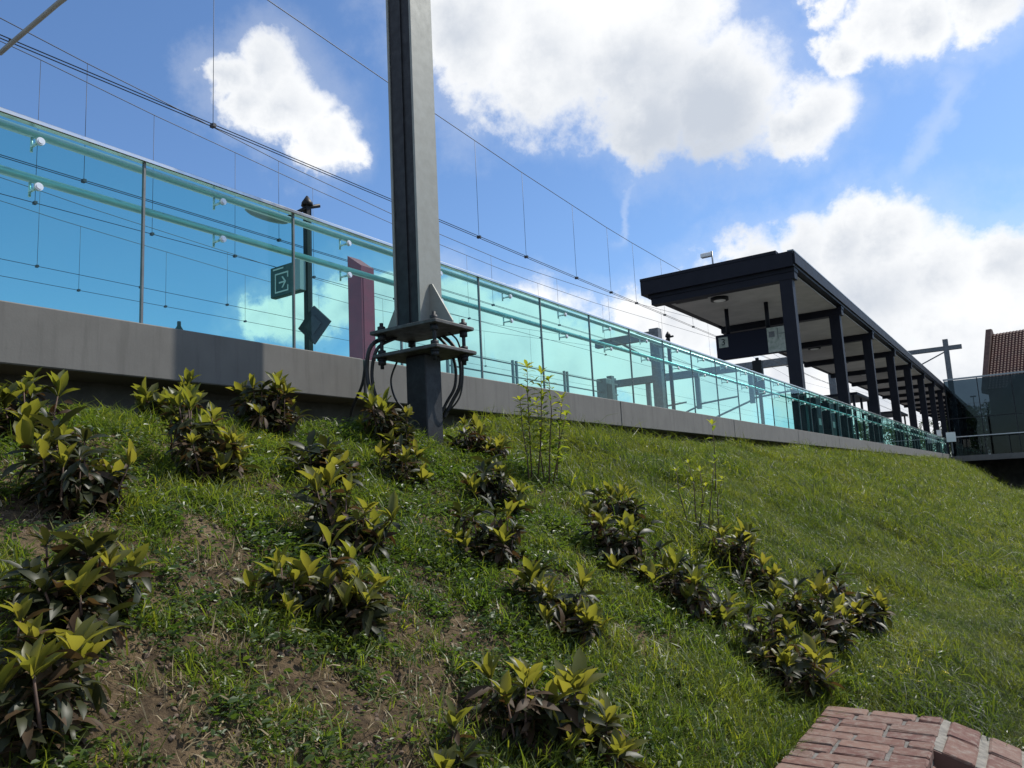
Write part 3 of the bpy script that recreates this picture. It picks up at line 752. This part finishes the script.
# red roofed house above the glass wall
HA = R(-10); h0 = onY(988, 330, 98)
ho = empty('house', (h0.x, 98, -1.78), HA); tag(ho, 'brick house with dark red tiled roof behind the far glass wall', 'house')
Hr = h0.z+1.78-.6; He = Hr-6.5
boxpart('wall', 'house_brick', ho, .35, 12, -5.6, 5.6, 0, He)
m = MB(); m.prism([(-6.1, He-.3), (6.1, He-.3), (6.1, He+.1), (.35, Hr+.62), (-.35, Hr+.62), (-6.1, He+.1)], 'x', -.15, .35); m.build('gable_wall', 'house_brick', ho)
m = MB(); m.prism([(-6, He), (6, He), (0, Hr)], 'x', .36, 12); rf = m.build('roof', 'tiles', ho)
tl = MB(); sl_ = math.atan2(Hr-He, 6); Ls = math.hypot(6, Hr-He)
nr, ncol = 24, 38
for i in range(nr):
    for j in range(ncol):
        s0 = i*Ls/nr; s1 = s0+Ls/nr+.03; x0 = .37+j*.305
        def P(x, s, d): return (x, -6+math.cos(sl_)*s-math.sin(sl_)*d, He+math.sin(sl_)*s+math.cos(sl_)*d)
        tl.add([P(x0, s0, .07), P(x0+.15, s0, .13), P(x0+.29, s0, .06), P(x0, s1, .02), P(x0+.15, s1, .08), P(x0+.29, s1, .01), P(x0, s0, 0), P(x0+.29, s0, 0)],
               [(0, 1, 4, 3), (1, 2, 5, 4), (6, 7, 2, 1, 0)])
tag(tl.build('tile_field', 'tiles', rf), kind='stuff')
for k in range(3):
    wdw = boxpart('window', 'white_paint', ho, 2+k*3.3, 3.2+k*3.3, -5.66, -5.605, He-2.6, He-.9); boxpart('pane', 'dark_glass', wdw, 2.1+k*3.3, 3.1+k*3.3, -5.68, -5.662, He-2.5, He-1.0)

# trees beyond the glass wall
def tree(x, y, h, wid, label, seed, group='trees beyond the glass wall'):
    r_ = random.Random(seed); t = empty('tree', (x, y, -1.78)); tag(t, label, 'tree', group)
    m = MB(); m.tube([(0, 0, 0), (.1, 0, h*.3), (0, .1, h*.75)], [.3, .22, .08], 8)
    for k in range(7):
        a = k*.9; m.tube([(.05, .05, h*(.3+.05*k)), (math.cos(a)*wid*.35, math.sin(a)*wid*.35, h*(.5+.05*k))], [.1, .03], 6)
    m.build('trunk', 'bark', t)
    g = np.random.default_rng(seed); cl = []
    for k in range(40):
        a = g.uniform(0, 6.28); e = g.uniform(-.6, 1); rr = wid*.5*math.sqrt(max(0, 1-e*e*.8))*g.uniform(.4, 1)
        cl.append((math.cos(a)*rr, math.sin(a)*rr, h*.62+e*h*.36, g.uniform(.5, 1.0)))
    V = []; F = []
    for (cx, cy, cz, cr_) in cl:
        for q_ in range(90):
            p = g.normal(size=3); p *= cr_*g.uniform(.5, 1)/np.linalg.norm(p); p += (cx, cy, cz)
            u = g.normal(size=3); u /= np.linalg.norm(u); v = np.cross(u, g.normal(size=3)); v /= np.linalg.norm(v); s = g.uniform(.09, .2); o_ = len(V)
            V += [tuple(p-u*s), tuple(p+v*s*.5), tuple(p+u*s), tuple(p-v*s*.5)]; F.append((o_, o_+1, o_+2, o_+3))
    m = MB(); m.v = V; m.f = F; m.m = [0]*len(F); m.sm = [False]*len(F); m.build('crown', 'tree_leaf', t)
for k, (px, yy, h, wd_, lab) in enumerate(((966, 104, 9.2, 6, 'dark tree behind the far glass wall, nearest the canopy'), (990, 112, 9.8, 7, 'dark tree behind the middle of the far glass wall'), (1018, 108, 10.5, 7, 'dark tree behind the far glass wall at the right edge'), (940, 170, 12, 9, 'dark distant tree seen below the far canopy end'))):
    p = onY(px, 440, yy); tree(p.x, yy, h, wd_, lab, 40+k)

for k, (px, py, yy, wd_, lab) in enumerate(((852, 424, 120, 10, 'first far tree beyond the tracks, between the second and third canopy columns'), (874, 421, 124, 10, 'far tree beyond the tracks, seen right of the third canopy column'), (893, 426, 130, 11, 'far tree beyond the tracks, seen right of the fourth canopy column'), (912, 430, 136, 12, 'far tree beyond the tracks, seen right of the fifth canopy column'), (929, 432, 145, 12, 'far tree beyond the tracks, nearest the far end of the platform'))):
    p = onY(px, py, yy); tree(p.x, yy, p.z+1.78, wd_, lab, 70+k, 'far trees beyond the tracks')

# ------------------------------------------------------------------ brick wall at the foot
bw = empty('brick_wall', (0, 0, -1.6)); tag(bw, 'low red brick wall with flat paved top and sloping end', 'wall')
Z0 = -1.6
core = MB(); core.box(WALL_X0+.012, WALL_X1-.012, -2, WALL_Y1-.012, -.15, WALL_Z-Z0-.010)
core.build('mortar_bed', 'mortar', bw)
bmesh_cache = {}
def brick(l, wdt, h, parent, loc, rot=(0, 0, 0)):
    key = (round(l, 3), round(wdt, 3), round(h, 3), rng.randrange(3))
    if key not in bmesh_cache:
        m = MB(); m.bevbox(-l/2, l/2, -wdt/2, wdt/2, -h/2, h/2, .006)
        m.v = [(x+rng.uniform(-.0025, .0025), y+rng.uniform(-.0025, .0025), z+rng.uniform(-.0018, .0018)) for x, y, z in m.v]
        bmesh_cache[key] = m.mesh('brick', 'brick')
    o = link('brick', bmesh_cache[key], parent, loc); o.rotation_euler = (rot[0]+rng.uniform(-.012, .012), rot[1]+rng.uniform(-.012, .012), rot[2]+rng.uniform(-.012, .012)); return o
W_ = WALL_X1-WALL_X0
row = 0; y = WALL_Y1-.052
while y > 1.2:
    pat = [[.205, .205, .100], [.100, .205, .205], [.155, .205, .150]][(row*2+row//3) % 3]
    x = WALL_X0
    for i, l in enumerate(pat):
        brick(l, .098, .052, bw, (x+l/2, y+rng.uniform(-.002, .002), WALL_Z-Z0-.026+rng.uniform(-.003, .003))); x += l+.016
    y -= .1065; row += 1
for c_ in range(6):           # face courses towards the path
    zz = WALL_Z-Z0-.052-.012-.03-c_*.066
    y = 3.84-(c_ % 2)*.11
    while y > 2.4:
        brick(.205, .098, .054, bw, (WALL_X1-.049, y, zz), (0, 0, R(90))); y -= .217
# sloping end wing
sl_w = .345; ang = math.atan(sl_w)
def wz(x): return WALL_Z-Z0-.004-sl_w*(x-WALL_X1)
wx1 = .55
core = MB(); core.prism([(WALL_X1-.011, -.15), (wx1, -.15), (wx1, wz(wx1)-.007), (WALL_X1-.011, wz(WALL_X1-.011)-.010)], 'y', 3.955, WALL_Y1-.004); core.build('shaded_wing_core', 'house_brick', bw)  # darker brick colour paints shade into the wing's near face
core = MB(); core.prism([(WALL_X1-.010, wz(WALL_X1)-.03), (wx1, wz(wx1)-.03), (wx1, wz(wx1)-.004), (WALL_X1-.010, wz(WALL_X1-.010)-.006)], 'y', 3.968, WALL_Y1-.003); core.build('mortar_bed', 'mortar_light', bw)
x = WALL_X1+.02
k = 0
while x < wx1-.1:
    for (yc, l) in ((4.075, .235), (4.325, .235)):
        xm = x+.062
        brick(.128, l, .05, bw, (xm, yc+rng.uniform(-.004, .004), wz(xm)-.026+.006), (0, ang, 0))
    x += .158; k += 1
for c_ in range(6):
    zz = .03+c_*.064; x = WALL_X1+.11+(c_ % 2)*.1
    while x < wx1-.1:
        if wz(x+.1)-.06 > zz+.03: brick(.2, .09, .053, bw, (x, 3.985, zz))
        x += .213

# ------------------------------------------------------------------ vegetation
def leaf_mesh(name, mat, wid, curl, fold, seg=4):
    m = MB(); prof = [0.06, .62, 1.0, .82, .0] if seg == 4 else [0.05, .9, 0.0]
    L_, C_, R_ = [], [], []
    V = []; ang = 0; yy = zz = 0
    for i in range(seg+1):
        wv = wid*prof[i]/2; fz = fold*wv
        V += [(-wv, yy, zz+fz), (0, yy, zz), (wv, yy, zz+fz)]
        yy += math.cos(ang)/seg; zz += math.sin(ang)/seg; ang -= curl/seg
    F = []
    for i in range(seg):
        a = i*3
        F += [(a, a+1, a+4, a+3), (a+1, a+2, a+5, a+4)]
    m.add(V, F, 0, True); return m.mesh(name, mat), V, F
YOUNG = [leaf_mesh('leaf', 'leaf_young', w_, c_, f_)[0] for w_, c_, f_ in ((.33, .4, .5), (.37, .15, .65), (.30, .8, .45))]
MID = [leaf_mesh('leaf', 'leaf_old', w_, c_, f_)[0] for w_, c_, f_ in ((.29, .9, .35), (.31, .5, .4))]
OLDV = [leaf_mesh('leaf_old_src', 'leaf_old', w_, c_, f_)[1:] for w_, c_, f_ in ((.28, .9, .3), (.31, .5, .35), (.26, 1.3, .3))]
def leaf_rot(az, el, roll):
    d = Vector((math.cos(az)*math.cos(el), math.sin(az)*math.cos(el), math.sin(el)))
    side = d.cross(Vector((0, 0, 1)))
    if side.length < 1e-3: side = Vector((1, 0, 0))
    side.normalize(); nrm = side.cross(d)
    mt = Matrix((side, d, nrm)).transposed()
    return mt @ Matrix.Rotation(roll, 3, 'Y')
def shrub(px, py, wpx, hpx, label, seed, shoots=None, yf=.6):
    r_ = random.Random(seed); g = ground(px, py); dist = g.length
    Wm, Hm = wpx*1.24*dist/FPX, hpx*1.12*dist/FPX
    t = empty('evergreen_shrub', g-Vector((0, 0, .01))); tag(t, label, 'shrub', 'evergreen shrubs planted on the slope')
    n = shoots or max(7, min(17, int(Wm/.040)))
    st = MB(); fo = MB()
    for i in range(n):
        az = i*2.4+r_.uniform(-.6, .6); rr = Wm*.5*math.sqrt((i+.35)/n)*r_.uniform(.6, 1.05)*.9
        hh = max(.04, Hm*(r_.uniform(.42, .92)-.34*(rr/(Wm*.5))**2)-.05)
        tip = Vector((math.cos(az)*rr, math.sin(az)*rr, 0)); tip.z = float(hgt(g.x+tip.x, g.y+tip.y))-g.z+hh
        b0 = Vector((tip.x*.3, tip.y*.3, -.03)); mid = (b0+tip)/2+Vector((tip.x*.15+r_.uniform(-.02, .02), tip.y*.15+r_.uniform(-.02, .02), -.015))
        st.tube([b0, mid, tip], [.006, .005, .003], 5)
        L = r_.uniform(.085, .14)*(.85+.3*min(1, Hm/.4))
        nl = r_.randint(6, 9); a0 = r_.uniform(0, 6.28)
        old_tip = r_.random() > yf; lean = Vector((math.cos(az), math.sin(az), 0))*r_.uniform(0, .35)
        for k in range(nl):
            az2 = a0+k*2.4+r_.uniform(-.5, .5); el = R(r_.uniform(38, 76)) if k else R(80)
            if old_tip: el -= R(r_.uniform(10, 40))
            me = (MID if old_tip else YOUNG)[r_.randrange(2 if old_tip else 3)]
            o = link('leaf', me, t, tip+Vector((0, 0, r_.uniform(-.014, .004))))
            M = leaf_rot(az2, el, r_.uniform(-.7, .7)); M = Vector((0, 0, 1)).rotation_difference(Vector((lean.x, lean.y, 1))).to_matrix() @ M
            o.rotation_euler = M.to_euler(); s = L*r_.uniform(.5, 1.1); o.scale = (s*r_.uniform(.8, 1.2), s, s)
        # older, darker leaves hang lower on each shoot, down to the soil
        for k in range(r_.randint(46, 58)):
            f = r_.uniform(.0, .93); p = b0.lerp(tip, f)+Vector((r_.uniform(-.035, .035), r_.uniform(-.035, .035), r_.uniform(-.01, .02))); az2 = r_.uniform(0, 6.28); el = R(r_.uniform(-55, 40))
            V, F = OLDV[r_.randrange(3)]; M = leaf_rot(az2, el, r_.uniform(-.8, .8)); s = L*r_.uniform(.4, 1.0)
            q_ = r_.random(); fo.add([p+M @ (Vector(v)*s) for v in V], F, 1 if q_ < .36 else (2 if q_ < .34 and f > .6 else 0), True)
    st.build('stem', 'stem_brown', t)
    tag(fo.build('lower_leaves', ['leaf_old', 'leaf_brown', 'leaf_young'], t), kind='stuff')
SHRUBS = [
 (22, 442, 72, 62, 'evergreen shrub at the left picture edge just below the concrete beam'),
 (78, 512, 105, 78, 'broad evergreen shrub with red brown stems, second row from the beam at far left'),
 (168, 425, 68, 52, 'small evergreen shrub below the concrete beam, under the bottle'),
 (205, 482, 84, 84, 'tall evergreen shrub with bright top leaves, below the shaded part of the beam'),
 (268, 432, 64, 60, 'evergreen shrub touching the beam below the exit sign lamp post'),
 (322, 482, 78, 48, 'low dark evergreen shrub below the maroon pillar'),
 (392, 448, 62, 52, 'evergreen shrub under the cables left of the mast foot'),
 (400, 482, 62, 42, 'low dark evergreen shrub straight below the one at the mast foot'),
 (345, 552, 92, 74, 'evergreen shrub with yellow green tips in the middle of the left slope'),
 (478, 458, 58, 38, 'small evergreen shrub directly right of the mast foot'),
 (494, 506, 66, 46, 'evergreen shrub second below the mast on its right side'),
 (492, 562, 76, 58, 'evergreen shrub third below the mast on its right side, on a dark patch'),
 (620, 526, 62, 46, 'dark evergreen shrub right of the tall leafy weed, upper of a pair'),
 (622, 564, 66, 54, 'evergreen shrub right of the tall leafy weed, lower of a pair'),
 (292, 615, 70, 58, 'dark evergreen shrub left half of the clump at centre left'),
 (352, 632, 84, 84, 'evergreen shrub with upright yellow tips, right half of the clump at centre left'),
 (78, 622, 115, 88, 'large evergreen shrub filling the left side of the slope'),
 (34, 748, 88, 112, 'evergreen shrub with bright top rosette in the lower left corner'),
 (560, 630, 86, 58, 'spreading evergreen shrub with dry stems in the centre foreground'),
 (690, 608, 74, 50, 'dark evergreen shrub left one of the pair below the stalky weed'),
 (744, 590, 70, 54, 'evergreen shrub with pale glossy leaves right below the stalky weed'),
 (822, 645, 76, 54, 'evergreen shrub upper right, the nearer of two above the brick wall'),
 (856, 625, 62, 42, 'evergreen shrub farthest to the right on the slope'),
 (786, 690, 88, 62, 'evergreen shrub closest to the brick wall'),
 (540, 752, 92, 92, 'tall evergreen shrub at the bottom centre of the picture'),
 (604, 762, 52, 58, 'small evergreen shrub at the bottom edge right of the tall one'),
 (452, 775, 78, 56, 'lone evergreen shoot with long leaves at the bottom edge left of centre'),
]
for i, (px, py, wp, hp, lab) in enumerate(SHRUBS):
    shrub(px, py, wp, hp, lab, 100+i, 3 if i == 26 else None, .85 if i in (3, 15, 17, 24, 26, 0, 2, 4, 8) else (.4 if i in (16, 1, 5, 7) else .62))

# tall weeds
WL = [leaf_mesh('leaf', m_, w_, c_, f_)[0] for m_, w_, c_, f_ in (('grass_blade', .3, .9, .3), ('yellow_blade', .34, .5, .3), ('grass_blade', .26, 1.3, .2))]
def weed(base_px, tops, label, leafy, leaf_len, seed):
    r_ = random.Random(seed); g = ground(*base_px); t = empty('tall_weed', g-Vector((0, 0, .01))); tag(t, label, 'weed', 'tall weeds on the slope')
    for (bx, tpx, tpy) in tops:
        b = ground(bx, base_px[1]+r_.uniform(-4, 4))
        tip = onY(tpx, tpy, b.y+r_.uniform(-.08, .08))-g; b = b-g
        pts = [b-Vector((0, 0, .02)), b.lerp(tip, .35)+Vector((r_.uniform(-.02, .02), r_.uniform(-.02, .02), 0)), b.lerp(tip, .7)+Vector((r_.uniform(-.02, .02), r_.uniform(-.02, .02), 0)), tip]
        tubepart('stem', 'stem_brown', t, pts, [.0065, .0055, .004, .002], 5)
        L = (tip-b).length
        for k in range(int(leafy*L)):
            f = .25+.75*(k+r_.random())/max(1, leafy*L); f = min(f, 1)
            i = min(2, int(f*3)); p = pts[i].lerp(pts[i+1], f*3-i)
            o = link('leaf', WL[r_.randrange(3)], t, p); o.rotation_euler = leaf_rot(k*2.4+r_.uniform(-.4, .4), R(r_.uniform(-5, 50)), r_.uniform(-.4, .4)).to_euler()
            s = leaf_len*r_.uniform(.6, 1.15)*(1.1-.35*f); o.scale = (s, s, s)
        for k in range(5):
            o = link('leaf', WL[1], t, tip); o.rotation_euler = leaf_rot(k*1.26, R(r_.uniform(25, 65)), 0).to_euler(); s = leaf_len*r_.uniform(.5, .85); o.scale = (s, s, s)
weed((541, 484), [(532, 527, 366), (537, 541, 372), (549, 549, 378), (552, 562, 398), (545, 536, 400), (556, 566, 415), (530, 520, 400)], 'tall leafy weed with many stems in front of the concrete beam', 52, .115, 3)
weed((702, 545), [(694, 676, 470), (700, 688, 462), (704, 700, 470), (712, 722, 478), (698, 706, 485), (708, 714, 462)], 'tall stalky weed with thin bare stems on the right slope', 24, .08, 4)
weed((716, 500), [(715, 712, 424)], 'single thin weed with a crossed leaf top in front of the beam', 8, .13, 5)

# ---- ground cover: instanced tufts
src = bpy.data.collections.new('ground_cover_sources')
def src_obj(name, mb, mats):
    o = bpy.data.objects.new(name, mb.mesh(name, mats)); src.objects.link(o)
def tuft(nb, hmin, hmax, spread, wid, lean, rseed, mi=None):
    r_ = random.Random(rseed); m = MB()
    for k in range(nb):
        az = r_.uniform(0, 6.28); b = Vector((r_.gauss(0, spread), r_.gauss(0, spread), -.005)); h = r_.uniform(hmin, hmax); ln = r_.uniform(.1, lean)*h
        d = Vector((math.cos(az), math.sin(az), 0)); s = Vector((-d.y, d.x, 0))*wid*r_.uniform(.6, 1.2)/2
        p1 = b+d*ln*.35+Vector((0, 0, h*.6)); p2 = b+d*ln+Vector((0, 0, h*r_.uniform(.75, 1)))
        m.add([b-s, b+s, p1+s*.8, p1-s*.8, p2], [(0, 1, 2, 3), (3, 2, 4)], 0 if mi is None else mi, True)
    return m
def cover(nl, size, height, rad, rseed):
    r_ = random.Random(rseed); m = MB()
    for k in range(nl):
        az = r_.uniform(0, 6.28); rr = rad*math.sqrt(r_.random()); p = Vector((math.cos(az)*rr, math.sin(az)*rr, r_.uniform(.1, 1)*height))
        s = size*r_.uniform(.6, 1.2); M = leaf_rot(r_.uniform(0, 6.28), R(r_.uniform(-30, 40)), r_.uniform(-.5, .5))
        m.add([p+M @ (Vector(v)*s) for v in ((0, 0, 0), (-.28, .35, .12), (-.2, .75, .10), (0, 1, -.05), (.2, .75, .10), (.28, .35, .12))], [(0, 1, 2, 3), (0, 3, 4, 5)], 0, False)
    return m
def clod(rseed):
    r_ = random.Random(rseed); m = MB(); n = 7; rings = []
    for zz, rr in ((-.4, .7), (0, 1), (.45, .75), (.7, .3)):
        rings.append([(math.cos(2*math.pi*k/n)*rr*r_.uniform(.75, 1.2), math.sin(2*math.pi*k/n)*rr*r_.uniform(.75, 1.2), zz*r_.uniform(.8, 1.2)) for k in range(n)])
    vs = [tuple(c*.02 for c in p) for q_ in rings for p in q_]; fs = [tuple(range(3*n, 4*n))]
    for i in range(3):
        for k in range(n): j = (k+1) % n; fs.append((i*n+k, i*n+j, i*n+n+j, i*n+n+k))
    m.add(vs, fs, 0, False); return m
src_obj('a0_grass', tuft(10, .03, .085, .022, .0050, 1.6, 1), 'grass_blade')
src_obj('a1_grass', tuft(9, .06, .13, .018, .0055, 1.3, 2), 'grass_blade')
src_obj('a2_grass', tuft(12, .015, .05, .035, .0045, 2.0, 3), 'grass_blade')
src_obj('a3_yellow', tuft(10, .03, .09, .03, .0055, 1.6, 4), 'yellow_blade')
src_obj('a4_meadow', tuft(16, .03, .09, .045, .0045, 1.9, 5), 'meadow_blade')
src_obj('a5_meadow', tuft(18, .02, .065, .055, .005, 2.4, 6), 'meadow_blade')
src_obj('a6_clover', cover(22, .017, .035, .05, 7), 'clover')
src_obj('a7_clover', cover(13, .028, .055, .05, 8), 'clover')
src_obj('a8_straw', tuft(6, .03, .10, .03, .004, 2.2, 9), 'straw')
src_obj('a9_clod', clod(10), 'clod')
src_obj('b0_fine', tuft(12, .06, .15, .05, .0032, 1.5, 11), 'meadow_blade')
fl_ = tuft(2, .10, .16, .01, .003, .5, 12); 
for k in range(5):
    a = k*1.256; fl_.add([(0, 0, .15), (math.cos(a)*.012-.004, math.sin(a)*.012, .153), (math.cos(a)*.02, math.sin(a)*.02, .156), (math.cos(a)*.012+.004, math.sin(a)*.012, .153)], [(0, 1, 2, 3)], 1)
src_obj('b1_flower', fl_, ['grass_blade', 'petal'])

def in_view(X, Y, Z, mg=60):
    P = np.stack([X, Y, Z], -1); f_ = np.array(fw); d = P @ f_; d = np.where(d < .2, np.nan, d)
    x = 512+FPX*(P @ np.array(cam_r))/d; y = 384-FPX*(P @ np.array(cam_u))/d
    return (x > -220) & (x < 1250) & (y < 1000)
BARE = [(185, 585, .30), (400, 625, .26), (300, 690, .28), (250, 660, .2), (745, 735, .22), (10, 525, .35), (350, 730, .3), (20, 470, .25), (205, 725, .2), (140, 690, .2), (440, 690, .25), (215, 545, .2), (430, 590, .16), (640, 640, .15), (470, 650, .2)]
BARE = [(ground(a, b), c) for a, b, c in BARE]
def bare(X, Y):
    s = np.zeros_like(X)
    wx = X+.25*fbm(X*3+5, Y*3, 3); wy = Y+.25*fbm(X*3, Y*3+40, 3)
    for p, r_ in BARE: s = np.maximum(s, 1-np.hypot(wx-p.x, (wy-p.y))/(r_*1.25))
    return np.clip(s*1.8, 0, 1)
def scatter(n, x0, x1, y0, y1, dens):
    X = nrg.uniform(x0, x1, n); Y = nrg.uniform(y0, y1, n)
    k = nrg.random(n) < dens(X, Y); X, Y = X[k], Y[k]
    ok = ~(((X > WALL_X0-.01) & (Y < 4.0)) | ((X > WALL_X0-.01) & (X < .55) & (Y < WALL_Y1+.03)))
    ok &= (X > -5.0-.3*(Y < 4))
    ok &= ~((X < -4.03) & (X > -4.29) & (Y > 4.77) & (Y < 5.02))
    X, Y = X[ok], Y[ok]; Z = hgt(X, Y); v = in_view(X, Y, Z); return X[v], Y[v], Z[v]
layers = {}
def layer(key, X, Y, Z, choices, probs, smin, smax, tilt=.25, mul=None):
    n = len(X); idx = nrg.choice(choices, n, p=np.array(probs)/sum(probs)); sca = nrg.uniform(smin, smax, n)
    if mul is not None: sca = sca*mul(X, Y)
    rot = np.stack([nrg.normal(0, tilt, n), nrg.normal(0, tilt, n), nrg.uniform(0, 6.28, n)], -1)
    layers.setdefault(key, []).append((X, Y, Z, idx, sca, rot))
meadow = lambda X, Y: sstep(5.0, 7.2, Y+1.6*fbm(X*.8, Y*.8, 3)+.35*(X+3))
# planted strip: patchy grass and clover between bare soil
patch = lambda X, Y: .14+.86*sstep(-.06, .13, fbm(X*2.6+3, Y*2.6+8, 4))
X, Y, Z = scatter(44000, -5.36, -.9, .3, 8, lambda X, Y: patch(X, Y)*(1-.85*bare(X, Y))*(1-meadow(X, Y))*(1-.7*sstep(-4.7, -5.0, X)))
layer('grass', X, Y, Z, [0, 1, 2, 3], [.42, .16, .30, .12], .55, 1.25)
patch2 = lambda X, Y: .26+.74*sstep(-.08, .15, fbm(X*3.2+31, Y*3.2+12, 4))
X, Y, Z = scatter(62000, -4.95, -.9, .3, 9, lambda X, Y: patch2(X, Y)*(1-.70*bare(X, Y))*(1-.7*meadow(X, Y)))
layer('clover_cover', X, Y, Z, [6, 7], [.6, .4], .6, 1.3)
X, Y, Z = scatter(9000, -5.3, -.9, .3, 8, lambda X, Y: .25+.6*bare(X, Y))
layer('dry_straw', X, Y, Z, [8], [1], .5, 1.3, .5)
X, Y, Z = scatter(22000, -5.36, -.9, .3, 8, lambda X, Y: .12+.8*bare(X, Y)*(fbm(X*4, Y*4, 2) > -.08))
layer('soil_clods', X, Y, Z, [9], [1], .08, .75, .8)
# meadow to the right, thinner and larger tufts with distance
for (y0, y1, n, s0, s1) in ((4.4, 10, 90000, .7, 1.3), (10, 18, 70000, .8, 1.5), (18, 34, 60000, 1.1, 1.9), (34, 66, 46000, 1.5, 2.4)):
    yel = lambda X, Y: sstep(-.05, .12, fbm(X*.8+60, Y*.45+3, 4)+.30*sstep(8, 22, Y))
    tall = lambda X, Y: .65+1.05*sstep(-.10, .18, fbm(X*1.6+90, Y*1.1+30, 4))
    X, Y, Z = scatter(n, -5.36, 5.5, y0, y1, lambda X, Y: np.maximum(meadow(X, Y), (X > -.9)*1.0)*(1-.55*yel(X, Y)))
    layer('meadow_grass', X, Y, Z, [4, 5, 10, 0, 8, 6, 7], [.32, .28, .10, .10, .025, .10, .08], s0, s1, .35, tall)
    X, Y, Z = scatter(int(n*.55), -5.36, 5.5, y0, y1, lambda X, Y: np.maximum(meadow(X, Y), (X > -.9)*1.0)*yel(X, Y))
    layer('meadow_grass', X, Y, Z, [3, 0, 2, 7], [.55, .2, .13, .12], s0, s1, .35, tall)
# longer grass along the brick wall's left side
X, Y, Z = scatter(5200, -1.75, -1.0, 2.2, 5.6, lambda X, Y: sstep(-1.75, -1.15, X)*(.3+.7*sstep(-.1, .1, fbm(X*3, Y*3, 2))))
layer('grass', X, Y, Z, [1, 0, 3], [.5, .35, .15], .7, 1.3)
fp = [ground(a, b) for a, b in ((880, 698), (912, 686), (925, 690), (905, 700), (938, 700), (918, 706), (930, 712), (897, 692), (921, 683), (950, 706), (868, 702))]
layer('meadow_flowers', np.array([p.x for p in fp]), np.array([p.y for p in fp]), np.array([p.z for p in fp]), [11], [1], .8, 1.3)
LAB = {'grass': ('short patchy grass growing between the shrubs', 'grass'), 'clover_cover': ('small leaved ground cover between the shrubs', 'ground cover'),
       'dry_straw': ('dry straw lying on the bare soil', 'straw'), 'soil_clods': ('brown clods of bare soil', 'soil'),
       'meadow_grass': ('rough meadow grass covering the right part of the slope', 'grass'), 'meadow_flowers': ('few yellow flowers in the meadow above the brick wall', 'flowers')}
def gn_tree():
    g = bpy.data.node_groups.new('scatter', 'GeometryNodeTree')
    g.interface.new_socket('Geometry', in_out='INPUT', socket_type='NodeSocketGeometry'); g.interface.new_socket('Geometry', in_out='OUTPUT', socket_type='NodeSocketGeometry')
    N = g.nodes; gi = N.new('NodeGroupInput'); go = N.new('NodeGroupOutput')
    ci = N.new('GeometryNodeCollectionInfo'); ci.inputs['Collection'].default_value = src; ci.inputs['Separate Children'].default_value = True; ci.inputs['Reset Children'].default_value = True
    ip = N.new('GeometryNodeInstanceOnPoints'); ip.inputs['Pick Instance'].default_value = True
    def attr(n, ty):
        a = N.new('GeometryNodeInputNamedAttribute'); a.data_type = ty; a.inputs[0].default_value = n; return a.outputs[0]
    er = N.new('FunctionNodeEulerToRotation')
    g.links.new(gi.outputs[0], ip.inputs['Points']); g.links.new(ci.outputs[0], ip.inputs['Instance'])
    g.links.new(attr('idx', 'INT'), ip.inputs['Instance Index']); g.links.new(attr('rot', 'FLOAT_VECTOR'), er.inputs[0]); g.links.new(er.outputs[0], ip.inputs['Rotation'])
    g.links.new(attr('sca', 'FLOAT'), ip.inputs['Scale']); g.links.new(ip.outputs[0], go.inputs[0])
    return g
GT = gn_tree()
for key, ls in layers.items():
    X, Y, Z, idx, sca, rot = [np.concatenate([l[i] for l in ls]) for i in range(6)]
    me = bpy.data.meshes.new(key); me.vertices.add(len(X)); me.vertices.foreach_set('co', np.stack([X, Y, Z], -1).astype(np.float32).ravel())
    a = me.attributes.new('idx', 'INT', 'POINT'); a.data.foreach_set('value', idx.astype(np.int32))
    a = me.attributes.new('sca', 'FLOAT', 'POINT'); a.data.foreach_set('value', sca.astype(np.float32))
    a = me.attributes.new('rot', 'FLOAT_VECTOR', 'POINT'); a.data.foreach_set('vector', rot.astype(np.float32).ravel())
    o = link(key, me); md = o.modifiers.new('scatter', 'NODES'); md.node_group = GT
    tag(o, LAB[key][0], LAB[key][1], kind='stuff'); print(key, len(X))
